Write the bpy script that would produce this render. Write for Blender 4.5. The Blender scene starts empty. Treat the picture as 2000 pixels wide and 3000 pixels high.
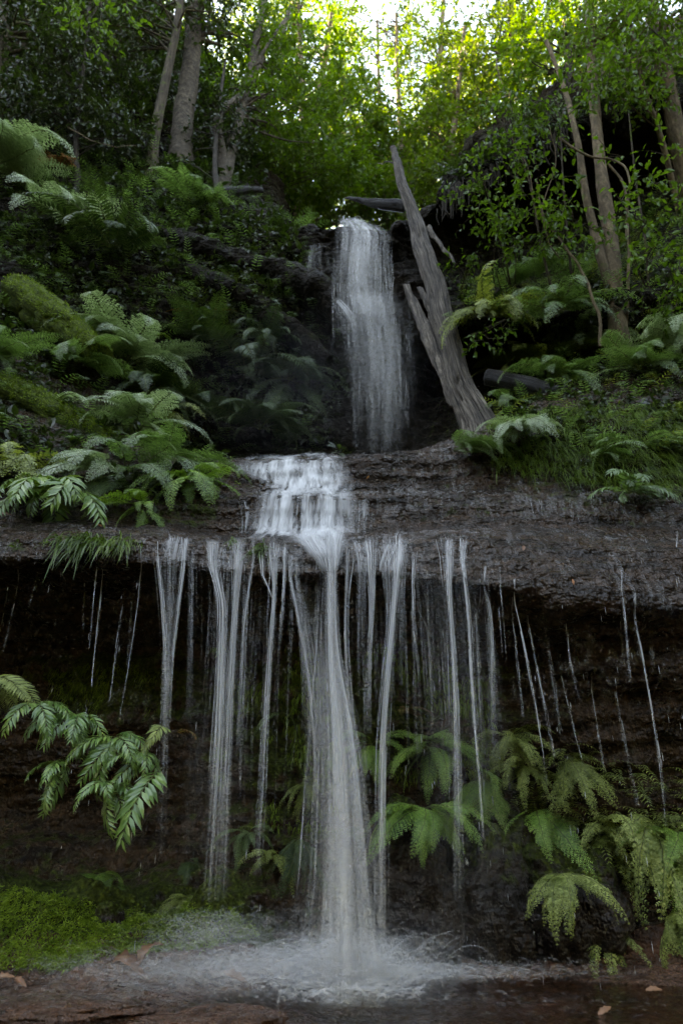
import bpy, math, random
import numpy as np
from mathutils import Vector, Matrix
from mathutils.bvhtree import BVHTree

random.seed(7)
rng = np.random.default_rng(7)
SC = bpy.context.scene
COL = SC.collection

# ------------------------------------------------------------------ camera
PITCH = math.radians(24.0)
FPX = 2100.0            # focal length in pixels of the 2000 x 3000 photograph
CAMZ = 0.8
cd = bpy.data.cameras.new('camera')
cam = bpy.data.objects.new('camera', cd)
COL.objects.link(cam)
cam.location = (0, 0, CAMZ)
cam.rotation_euler = (math.radians(90) + PITCH, 0, 0)
cd.sensor_fit = 'VERTICAL'
cd.sensor_height = 36.0
cd.sensor_width = 24.0
cd.lens = 36.0 * FPX / 3000.0
cd.clip_start = 0.05
cd.clip_end = 2000
cd.dof.use_dof = True
cd.dof.focus_distance = 5.4
cd.dof.aperture_fstop = 1.9
SC.camera = cam

# ------------------------------------------------------------------ light
SUN_EL = math.radians(43)
SUN_AZ = math.radians(-62)     # from +Y (up the gully) towards -X
world = bpy.data.worlds.new('World')
SC.world = world
world.use_nodes = True
wn = world.node_tree.nodes
wl = world.node_tree.links
wn.clear()
wo = wn.new('ShaderNodeOutputWorld')
wb = wn.new('ShaderNodeBackground')
ws = wn.new('ShaderNodeTexSky')
ws.sky_type = 'NISHITA'
ws.sun_disc = False
ws.sun_elevation = SUN_EL
ws.sun_rotation = SUN_AZ
ws.altitude = 300
ws.air_density = 0.75
ws.dust_density = 0.25
ws.ozone_density = 1.0
wb.inputs['Strength'].default_value = 0.15
wl.new(ws.outputs[0], wb.inputs[0])
wl.new(wb.outputs[0], wo.inputs[0])
sd = bpy.data.lights.new('sun', 'SUN')
sd.energy = 3.6
sd.angle = math.radians(0.53)
sd.color = (1.0, 0.93, 0.80)
sun = bpy.data.objects.new('sun', sd)
COL.objects.link(sun)
_sdir = Vector((math.sin(SUN_AZ) * math.cos(SUN_EL), math.cos(SUN_AZ) * math.cos(SUN_EL), math.sin(SUN_EL)))
sun.rotation_euler = _sdir.to_track_quat('Z', 'Y').to_euler()
SC.view_settings.view_transform = 'Standard'
SC.view_settings.look = 'None'
SC.view_settings.gamma = 1.0
SC.view_settings.use_curve_mapping = False
SC.view_settings.exposure = 4.05
SC.view_settings.use_white_balance = True
SC.view_settings.white_balance_temperature = 13000
SC.view_settings.white_balance_tint = 10
SC.cycles.use_denoising = True
SC.cycles.adaptive_threshold = 0.02
SC.cycles.max_bounces = 8
SC.cycles.diffuse_bounces = 2
SC.cycles.glossy_bounces = 3
SC.cycles.transmission_bounces = 4
SC.cycles.transparent_max_bounces = 24
SC.cycles.volume_bounces = 0
SC.cycles.caustics_reflective = False
SC.cycles.caustics_refractive = False
SC.cycles.sample_clamp_indirect = 6.0

# ------------------------------------------------------------------ geometry helpers
CP, SP = math.cos(PITCH), math.sin(PITCH)

def W(px, py, Y):
    """point of the place that stands Y metres up the gully in the direction of photo pixel px, py"""
    a = (px - 1000.0) / FPX
    b = (1500.0 - py) / FPX
    dy = CP - b * SP
    k = Y / dy
    return np.array([a * k, Y, CAMZ + (SP + b * CP) * k])

def WZ(px, z, Y):
    d = Y * CP + (z - CAMZ) * SP
    return np.array([(px - 1000.0) / FPX * d, Y, z])

def project(P):
    P = np.asarray(P, float)
    d = P[..., 1] * CP + (P[..., 2] - CAMZ) * SP
    u = -P[..., 1] * SP + (P[..., 2] - CAMZ) * CP
    d = np.where(d < 0.05, 0.05, d)
    return 1000 + FPX * P[..., 0] / d, 1500 - FPX * u / d

def _hash(i, j, k):
    n = (i.astype(np.int64) * 374761393 + j.astype(np.int64) * 668265263 + k.astype(np.int64) * 2147483647) & 0xFFFFFFFF
    n = ((n ^ (n >> 13)) * 1274126177) & 0xFFFFFFFF
    n = ((n ^ (n >> 16)) * 2246822519) & 0xFFFFFFFF
    return ((n ^ (n >> 15)) & 0xFFFFFF) / float(0xFFFFFF) * 2.0 - 1.0

def vnoise(P):
    F = np.floor(P).astype(np.int64)
    t = P - F
    t = t * t * t * (t * (t * 6 - 15) + 10)
    out = 0
    for dx in (0, 1):
        wx = t[..., 0] if dx else 1 - t[..., 0]
        for dy in (0, 1):
            wy = t[..., 1] if dy else 1 - t[..., 1]
            for dz in (0, 1):
                wz = t[..., 2] if dz else 1 - t[..., 2]
                out = out + wx * wy * wz * _hash(F[..., 0] + dx, F[..., 1] + dy, F[..., 2] + dz)
    return out

def fbm(P, octaves=4, gain=0.5, lac=2.03):
    s, a = 0, 1.0
    P = np.asarray(P, float)
    for o in range(octaves):
        s = s + a * vnoise(P + 17.3 * o)
        P = P * lac
        a *= gain
    return s

def mesh_np(name, verts, faces, smooth=True, attrs=None, mats=None):
    """faces: list of int arrays (n,3) / (n,4)"""
    me = bpy.data.meshes.new(name)
    verts = np.ascontiguousarray(verts, dtype=np.float32).reshape(-1, 3)
    if not isinstance(faces, (list, tuple)):
        faces = [faces]
    faces = [np.asarray(f, dtype=np.int32) for f in faces if len(f)]
    nl = sum(f.size for f in faces)
    npoly = sum(len(f) for f in faces)
    me.vertices.add(len(verts))
    me.vertices.foreach_set('co', verts.ravel())
    me.loops.add(nl)
    me.loops.foreach_set('vertex_index', np.concatenate([f.ravel() for f in faces]))
    me.polygons.add(npoly)
    tot = np.concatenate([np.full(len(f), f.shape[1], np.int32) for f in faces])
    st = np.concatenate([[0], np.cumsum(tot)[:-1]]).astype(np.int32)
    me.polygons.foreach_set('loop_start', st)
    me.polygons.foreach_set('loop_total', tot)
    me.polygons.foreach_set('use_smooth', np.full(npoly, smooth))
    for k, v in (attrs or {}).items():
        if k == 'bark':
            at = me.attributes.new(k, 'FLOAT_VECTOR', 'POINT')
            at.data.foreach_set('vector', np.ascontiguousarray(v, dtype=np.float32).ravel())
            continue
        at = me.attributes.new(k, 'FLOAT', 'POINT')
        at.data.foreach_set('value', np.ascontiguousarray(v, dtype=np.float32).ravel())
    me.update(calc_edges=True)
    for m in (mats or []):
        me.materials.append(m)
    return me

def link(name, data, parent=None, label=None, cat=None, group=None, kind=None, loc=None):
    o = bpy.data.objects.new(name, data)
    COL.objects.link(o)
    if parent is not None:
        o.parent = parent
    if loc is not None:
        o.location = Vector([float(c) for c in loc])
    if label: o['label'] = label
    if cat: o['category'] = cat
    if group: o['group'] = group
    if kind: o['kind'] = kind
    return o

def grid_faces(nr, nc, wrap=False):
    r = np.arange(nr - 1)[:, None]
    ncc = nc if wrap else nc - 1
    c = np.arange(ncc)[None, :]
    c2 = (c + 1) % nc
    a = r * nc + c
    b = r * nc + c2
    d = (r + 1) * nc + c2
    e = (r + 1) * nc + c
    return np.stack([a, b, d, e], -1).reshape(-1, 4)

def tubes(P, R, sides=5, flat=1.0):
    """P (M,N,3), R (M,N) -> verts, faces of M tapered tubes"""
    P = np.asarray(P, float)
    R = np.asarray(R, float)
    M, N, _ = P.shape
    T = np.gradient(P, axis=1)
    T /= np.linalg.norm(T, axis=2, keepdims=True) + 1e-9
    mean = T.mean(axis=1)
    ax = np.argmin(np.abs(mean), axis=1)
    ref = np.zeros((M, 3))
    ref[np.arange(M), ax] = 1
    B = np.cross(T, ref[:, None, :])
    B /= np.linalg.norm(B, axis=2, keepdims=True) + 1e-9
    Nn = np.cross(B, T)
    ang = np.arange(sides) / sides * 2 * np.pi
    V = (P[:, :, None, :] + R[:, :, None, None] * (np.cos(ang)[None, None, :, None] * B[:, :, None, :] + flat * np.sin(ang)[None, None, :, None] * Nn[:, :, None, :]))
    f1 = grid_faces(N, sides, wrap=True)
    F = (f1[None] + (np.arange(M) * N * sides)[:, None, None]).reshape(-1, 4)
    return V.reshape(-1, 3), F

def spline(pts, n):
    """Catmull-Rom through pts resampled to n points, by length"""
    pts = np.asarray(pts, float)
    if len(pts) == 2:
        t = np.linspace(0, 1, n)[:, None]
        return pts[0] * (1 - t) + pts[1] * t
    Q = np.vstack([2 * pts[0] - pts[1], pts, 2 * pts[-1] - pts[-2]])
    out = []
    for i in range(1, len(Q) - 2):
        t = np.linspace(0, 1, 16, endpoint=False)[:, None]
        p0, p1, p2, p3 = Q[i - 1], Q[i], Q[i + 1], Q[i + 2]
        out.append(0.5 * ((2 * p1) + (-p0 + p2) * t + (2 * p0 - 5 * p1 + 4 * p2 - p3) * t ** 2 + (-p0 + 3 * p1 - 3 * p2 + p3) * t ** 3))
    out.append(pts[-1:])
    C = np.vstack(out)
    s = np.concatenate([[0], np.cumsum(np.linalg.norm(np.diff(C, axis=0), axis=1))])
    u = np.linspace(0, s[-1], n)
    return np.stack([np.interp(u, s, C[:, k]) for k in range(3)], -1)

def unit(v):
    return v / (np.linalg.norm(v, axis=-1, keepdims=True) + 1e-9)

def leaves(C, D, Nrm, L, Wd, fold=0.18, shape=6):
    """leaf blades: base C, direction D, rough normal Nrm"""
    M = len(C)
    D = unit(D)
    S = unit(np.cross(D, Nrm))
    U = np.cross(S, D)
    L = np.broadcast_to(L, (M,))[:, None]
    Wd = np.broadcast_to(Wd, (M,))[:, None]
    if shape == 4:
        V = np.stack([C, C + D * L * .42 + S * Wd * .5 + U * Wd * fold, C + D * L, C + D * L * .42 - S * Wd * .5 + U * Wd * fold], 1)
        base = np.array([[0, 1, 2], [0, 2, 3]])
        nv = 4
    else:
        V = np.stack([C,
                      C + D * L * .28 + S * Wd * .46 + U * Wd * fold,
                      C + D * L * .66 + S * Wd * .36 + U * Wd * fold * .6,
                      C + D * L - U * L * .12,
                      C + D * L * .66 - S * Wd * .36 + U * Wd * fold * .6,
                      C + D * L * .28 - S * Wd * .46 + U * Wd * fold,
                      C + D * L * .5], 1)
        base = np.array([[0, 1, 6], [1, 2, 6], [2, 3, 6], [6, 3, 4], [6, 4, 5], [0, 6, 5]])
        nv = 7
    F = (base[None] + (np.arange(M) * nv)[:, None, None]).reshape(-1, 3)
    return V.reshape(-1, 3), F

def merge(parts):
    V, F, off = [], [], 0
    for v, f in parts:
        V.append(v)
        F.append(np.asarray(f) + off)
        off += len(v)
    return np.vstack(V), F

def rdir(n, up=0.0):
    v = rng.normal(size=(n, 3))
    v[:, 2] += up
    return unit(v)

def inpoly(px, py, poly):
    px = np.asarray(px); py = np.asarray(py)
    ins = np.zeros(px.shape, bool)
    n = len(poly)
    for i in range(n):
        x1, y1 = poly[i]
        x2, y2 = poly[(i + 1) % n]
        c = ((y1 > py) != (y2 > py)) & (px < (x2 - x1) * (py - y1) / (y2 - y1 + 1e-9) + x1)
        ins ^= c
    return ins

# ------------------------------------------------------------------ materials
def newmat(name):
    m = bpy.data.materials.new(name)
    m.use_nodes = True
    nt = m.node_tree
    nt.nodes.clear()
    out = nt.nodes.new('ShaderNodeOutputMaterial')
    return m, nt, out

def N(nt, typ, **kw):
    n = nt.nodes.new(typ)
    for k, v in kw.items():
        if k in n.inputs:
            n.inputs[k].default_value = v
        else:
            setattr(n, k, v)
    return n

def noise(nt, vec, scale, detail=4.0, rough=0.55, mscale=None):
    if mscale is not None:
        mp = N(nt, 'ShaderNodeMapping')
        mp.inputs['Scale'].default_value = mscale
        nt.links.new(vec, mp.inputs['Vector'])
        vec = mp.outputs[0]
    n = N(nt, 'ShaderNodeTexNoise')
    n.inputs['Scale'].default_value = scale
    n.inputs['Detail'].default_value = detail
    n.inputs['Roughness'].default_value = rough
    nt.links.new(vec, n.inputs['Vector'])
    return n.outputs['Fac']

def ramp(nt, fac, stops):
    r = N(nt, 'ShaderNodeValToRGB')
    e = r.color_ramp.elements
    while len(e) < len(stops):
        e.new(0.5)
    for el, (p, c) in zip(e, stops):
        el.position = p
        el.color = (*c, 1) if len(c) == 3 else c
    nt.links.new(fac, r.inputs[0])
    return r.outputs[0]

def mixc(nt, fac, a, b, mode='MIX'):
    m = N(nt, 'ShaderNodeMix', data_type='RGBA', blend_type=mode)
    for sock, v in ((m.inputs[0], fac), (m.inputs[6], a), (m.inputs[7], b)):
        if hasattr(v, 'links'):
            nt.links.new(v, sock)
        else:
            sock.default_value = v if not isinstance(v, tuple) else (*v, 1)
    return m.outputs[2]

def maths(nt, op, a, b=None, clamp=False):
    m = N(nt, 'ShaderNodeMath', operation=op, use_clamp=clamp)
    for i, v in enumerate((a, b)):
        if v is None: continue
        if hasattr(v, 'links'):
            nt.links.new(v, m.inputs[i])
        else:
            m.inputs[i].default_value = v
    return m.outputs[0]

def maprange(nt, v, a, b, c=0.0, d=1.0):
    m = N(nt, 'ShaderNodeMapRange')
    nt.links.new(v, m.inputs[0])
    for i, x in enumerate((a, b, c, d)):
        m.inputs[i + 1].default_value = x
    return m.outputs[0]

def rock_material(name, cols, mosscols, rough=(0.07, 0.34), bump=1.0, speck=1.0):
    m, nt, out = newmat(name)
    geo = N(nt, 'ShaderNodeNewGeometry')
    pos = geo.outputs['Position']
    n1 = noise(nt, pos, 2.2, 3, .6)
    n2 = noise(nt, pos, 26.0, 3, .65, (1, 1, .45))
    n3 = noise(nt, pos, 7.0, 2, .6, (.35, .35, 2.2))
    base = ramp(nt, n1, [(.3, cols[0]), (.5, cols[1]), (.7, cols[2])])
    base = mixc(nt, maprange(nt, n3, .35, .65), base, mixc(nt, .55, base, cols[3]))
    base = mixc(nt, maprange(nt, n2, .3, .75, .0, .8), base, cols[0])
    at = N(nt, 'ShaderNodeAttribute', attribute_name='moss')
    mn = noise(nt, pos, 11.0, 3, .7)
    mf = maprange(nt, maths(nt, 'ADD', at.outputs['Fac'], maths(nt, 'MULTIPLY', maths(nt, 'SUBTRACT', mn, .5), 1.5)), .42, .66)
    mc = ramp(nt, noise(nt, pos, 38.0, 1, .6), [(.3, mosscols[0]), (.55, mosscols[1]), (.75, mosscols[2])])
    col = mixc(nt, mf, base, mc)
    b = N(nt, 'ShaderNodeBsdfPrincipled')
    nt.links.new(col, b.inputs['Base Color'])
    rg = mixc(nt, mf, maprange(nt, n2, .3, .7, rough[0], rough[1]), (0.85, 0.85, 0.85))
    nt.links.new(rg, b.inputs['Roughness'])
    sp = mixc(nt, mf, (speck * .22,) * 3, (.15, .15, .15))
    nt.links.new(sp, b.inputs['Specular IOR Level'])
    h1 = noise(nt, pos, 24.0, 3, .62, (1, 1, .5))
    h3 = noise(nt, pos, 9.0, 2, .6, (1, 1, 1.5))
    h = maths(nt, 'ADD', maths(nt, 'MULTIPLY', h1, .06), maths(nt, 'MULTIPLY', h3, .10))
    bp = N(nt, 'ShaderNodeBump')
    bp.inputs['Strength'].default_value = bump
    bp.inputs['Distance'].default_value = 1.0
    nt.links.new(h, bp.inputs['Height'])
    nt.links.new(bp.outputs[0], b.inputs['Normal'])
    nt.links.new(b.outputs[0], out.inputs[0])
    return m

MOSS = [(.014, .019, .003), (.034, .048, .007), (.075, .095, .014)]
ROCK = [(.006, .0045, .003), (.027, .0175, .0115), (.062, .041, .027), (.115, .06, .032)]
M_ROCK = rock_material('wet_rock', ROCK, MOSS)
M_CLIFF = rock_material('shade_darkened_cliff', [(.006, .005, .004), (.012, .010, .007), (.022, .018, .013), (.03, .02, .012)], MOSS, rough=(.4, .75), speck=.35)  # darker than the wet rock, shade of the cliff painted into the base
M_SOIL = rock_material('forest_soil', [(.008, .006, .004), (.018, .013, .008), (.035, .024, .014), (.03, .024, .012)], MOSS, rough=(.7, .95), speck=.2)
M_BED = rock_material('brown_stream_bed', [(.02, .012, .009), (.075, .038, .025), (.14, .07, .045), (.2, .085, .045)], MOSS, rough=(.1, .4))
M_BOULDER = rock_material('boulder_rock', [(.006, .005, .004), (.018, .013, .011), (.036, .026, .021), (.045, .03, .022)], MOSS, rough=(.2, .5), speck=.9)

def leaf_material(name, stops, rough=.42, trans=.35, spec=.5, vary=.5, tint=(1.25, 1.25, .6), nscale=2.4, wn_=.55):
    m, nt, out = newmat(name)
    geo = N(nt, 'ShaderNodeNewGeometry')
    oi = N(nt, 'ShaderNodeObjectInfo')
    n1 = noise(nt, geo.outputs['Position'], nscale, 2, .6)
    r = maths(nt, 'ADD', maths(nt, 'MULTIPLY', geo.outputs['Random Per Island'], .45), maths(nt, 'MULTIPLY', n1, wn_))
    r = maths(nt, 'ADD', r, maths(nt, 'MULTIPLY', maths(nt, 'SUBTRACT', oi.outputs['Random'], .5), vary * .5), clamp=True)
    c = ramp(nt, r, stops)
    b = N(nt, 'ShaderNodeBsdfPrincipled')
    nt.links.new(c, b.inputs['Base Color'])
    b.inputs['Roughness'].default_value = rough
    b.inputs['Specular IOR Level'].default_value = spec
    t = N(nt, 'ShaderNodeBsdfTranslucent')
    tc = mixc(nt, 1.0, c, tint, 'MULTIPLY')
    nt.links.new(tc, t.inputs[0])
    mx = N(nt, 'ShaderNodeMixShader')
    mx.inputs[0].default_value = trans
    nt.links.new(b.outputs[0], mx.inputs[1])
    nt.links.new(t.outputs[0], mx.inputs[2])
    nt.links.new(mx.outputs[0], out.inputs[0])
    return m

M_FERN = leaf_material('fern_frond', [(0.2, (0.069, 0.127, 0.04)), (0.5, (0.138, 0.23, 0.081)), (0.8, (0.23, 0.333, 0.138))], rough=.36, trans=.38, spec=.7, tint=(1.05, 1.2, .6))
M_FERNPALE = leaf_material('pale_fern_frond', [(0.2, (0.172, 0.253, 0.115)), (0.5, (0.276, 0.368, 0.196)), (0.8, (0.414, 0.494, 0.322))], rough=.33, trans=.35, spec=.8, tint=(1.05, 1.15, .7))
M_FERNDARK = leaf_material('shade_darkened_fern', [(0.2, (0.02, 0.046, 0.014)), (0.5, (0.041, 0.082, 0.022)), (0.8, (0.071, 0.122, 0.036))], rough=.4, trans=.25, spec=.5)  # darker fern copy, the shade is put into its colour
M_FERNOLIVE = leaf_material('olive_fern', [(0.2, (0.102, 0.137, 0.029)), (0.5, (0.203, 0.253, 0.061)), (0.8, (0.346, 0.401, 0.122))], rough=.5, trans=.3)
M_FERNGREEN = leaf_material('vivid_fern', [(0.2, (0.081, 0.175, 0.033)), (0.5, (0.162, 0.3, 0.055)), (0.8, (0.297, 0.45, 0.11))], rough=.4, trans=.35, tint=(1.15, 1.2, .6))
M_FERNRED = leaf_material('reddish_fern', [(.2, (.16, .05, .03)), (.5, (.22, .11, .04)), (.8, (.22, .2, .05))], rough=.4, trans=.3)
M_FERNDEAD = leaf_material('dead_fern', [(.2, (.09, .035, .012)), (.5, (.17, .075, .025)), (.8, (.25, .13, .05))], rough=.8, trans=.2, spec=.1)
M_GLOSSY = leaf_material('glossy_fern_leaf', [(0.2, (0.06, 0.133, 0.029)), (0.5, (0.111, 0.218, 0.043)), (0.8, (0.203, 0.312, 0.072))], rough=.3, trans=.22, spec=.7)
M_CANOPY = leaf_material('canopy_leaf', [(0.2, (0.033, 0.09, 0.008)), (0.5, (0.071, 0.156, 0.012)), (0.8, (0.122, 0.216, 0.02))], rough=.42, trans=.5, spec=.5)
M_CANOPYY = leaf_material('yellow_green_leaf', [(0.2, (0.049, 0.1, 0.012)), (0.5, (0.089, 0.158, 0.017)), (0.8, (0.138, 0.21, 0.029))], rough=.45, trans=.55, spec=.4)
M_SHADELEAF = leaf_material('shade_darkened_leaf', [(0.2, (0.01, 0.025, 0.005)), (0.5, (0.023, 0.045, 0.008)), (0.8, (0.04, 0.07, 0.015))], rough=.33, trans=.4, spec=.7)  # leaf colour darkened to paint in the shade of the slopes
M_SHRUB = leaf_material('shrub_leaf', [(.2, (.04, .095, .012)), (.5, (.075, .16, .018)), (.8, (.12, .23, .03))], rough=.38, trans=.5, spec=.5)
M_UNDER = leaf_material('undergrowth_leaf', [(0.2, (0.012, 0.026, 0.006)), (0.5, (0.03, 0.056, 0.011)), (0.8, (0.056, 0.09, 0.022))], rough=.4, trans=.3, spec=.6)
M_GRASS = leaf_material('grass_blade', [(0.2, (0.037, 0.084, 0.006)), (0.5, (0.074, 0.145, 0.011)), (0.8, (0.137, 0.212, 0.024))], rough=.4, trans=.35)
M_MOSSHAIR = leaf_material('moss_tuft', [(.25, (.016, .03, .005)), (.5, (.085, .15, .014)), (.75, (.2, .3, .04))], rough=.6, trans=.35, spec=.25, nscale=8.0, wn_=.8)
M_DEADLEAF = leaf_material('dead_leaf', [(.2, (.09, .035, .015)), (.5, (.17, .07, .03)), (.8, (.26, .13, .06))], rough=.5, trans=.15)
M_ORANGELEAF = leaf_material('orange_leaf', [(.2, (.35, .10, .015)), (.5, (.42, .14, .02)), (.8, (.45, .2, .035))], rough=.45, trans=.2)

def bark_material(name, c1, c2, c3, mscale=(9, 9, 1.2), moss=0.0, bump=.6, rough=.85, attr=False):
    m, nt, out = newmat(name)
    tc = N(nt, 'ShaderNodeTexCoord')
    geo = N(nt, 'ShaderNodeNewGeometry')
    v = N(nt, 'ShaderNodeAttribute', attribute_name='bark').outputs['Vector'] if attr else tc.outputs['Object']
    n1 = noise(nt, v, 3.0, 4, .7, mscale)
    n2 = noise(nt, geo.outputs['Position'], 3.0, 4, .6)
    col = ramp(nt, n1, [(.33, c1), (.5, c2), (.66, c3)])
    col = mixc(nt, maprange(nt, n2, .35, .65, 0, .5), col, c1)
    if moss:
        mf = maprange(nt, noise(nt, geo.outputs['Position'], 5.0, 5, .65), .62 - moss * .3, .75 - moss * .3)
        col = mixc(nt, mf, col, ramp(nt, noise(nt, geo.outputs['Position'], 30.0, 3), [(.35, (.03, .05, .006)), (.65, (.1, .14, .015))]))
    b = N(nt, 'ShaderNodeBsdfPrincipled')
    nt.links.new(col, b.inputs['Base Color'])
    b.inputs['Roughness'].default_value = rough
    b.inputs['Specular IOR Level'].default_value = .3
    bp = N(nt, 'ShaderNodeBump')
    bp.inputs['Strength'].default_value = bump
    bp.inputs['Distance'].default_value = .05
    nt.links.new(n1, bp.inputs['Height'])
    nt.links.new(bp.outputs[0], b.inputs['Normal'])
    nt.links.new(b.outputs[0], out.inputs[0])
    return m

M_BARK = bark_material('grey_brown_bark', (.024, .017, .010), (.06, .044, .028), (.125, .095, .066), moss=.3)
M_PALEBARK = bark_material('pale_bark', (.028, .02, .013), (.065, .05, .035), (.14, .11, .08), mscale=(4, 4, 3))
M_DARKBARK = bark_material('dark_bark', (.012, .009, .006), (.03, .022, .015), (.06, .045, .03))
M_TANBARK = bark_material('tan_bark', (.05, .034, .018), (.13, .09, .05), (.24, .17, .1), mscale=(5, 5, 1.5), moss=.12)
M_DEADWOOD = bark_material('weathered_dead_wood', (.014, .011, .009), (.12, .095, .075), (.36, .3, .24), mscale=(14, 14, .9), bump=1.0, rough=.6, attr=True)
M_WETLOG = bark_material('wet_black_log', (.007, .006, .005), (.018, .015, .013), (.05, .042, .037), mscale=(12, 12, 1.2), bump=.8, rough=.4, attr=True)
M_MOSSLOG = bark_material('moss_covered_log', (.02, .03, .006), (.05, .07, .01), (.09, .11, .018), mscale=(8, 8, 4), moss=1.2, bump=.8, rough=.9, attr=True)
M_STEM = bark_material('frond_stalk', (.06, .07, .02), (.11, .13, .04), (.17, .18, .07))

def water_material(name, dens=1.0, scl=(70, 70, 2.2), lo=.34, hi=.68, col=(.9, .9, .9), floor=.12):
    m, nt, out = newmat(name)
    at = N(nt, 'ShaderNodeAttribute', attribute_name='al')
    f = maths(nt, 'MULTIPLY', at.outputs['Fac'], dens, clamp=True)
    b = N(nt, 'ShaderNodeBsdfPrincipled')
    b.inputs['Base Color'].default_value = (*col, 1)
    b.inputs['Roughness'].default_value = .35
    b.inputs['Specular IOR Level'].default_value = .4
    t = N(nt, 'ShaderNodeBsdfTranslucent')
    t.inputs[0].default_value = (*col, 1)
    mw = N(nt, 'ShaderNodeMixShader')
    mw.inputs[0].default_value = .4
    nt.links.new(b.outputs[0], mw.inputs[1])
    nt.links.new(t.outputs[0], mw.inputs[2])
    tr = N(nt, 'ShaderNodeBsdfTransparent')
    mx = N(nt, 'ShaderNodeMixShader')
    nt.links.new(f, mx.inputs[0])
    nt.links.new(tr.outputs[0], mx.inputs[1])
    nt.links.new(mw.outputs[0], mx.inputs[2])
    nt.links.new(mx.outputs[0], out.inputs[0])
    return m

M_WATER = water_material('falling_water', .95)
M_FILM = water_material('running_water', 1.0, scl=(55, 14, 14), lo=.32, hi=.7, floor=.05)
M_SPRAY = water_material('spray_water', 1.0, scl=(30, 30, 30), floor=.2)

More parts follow.
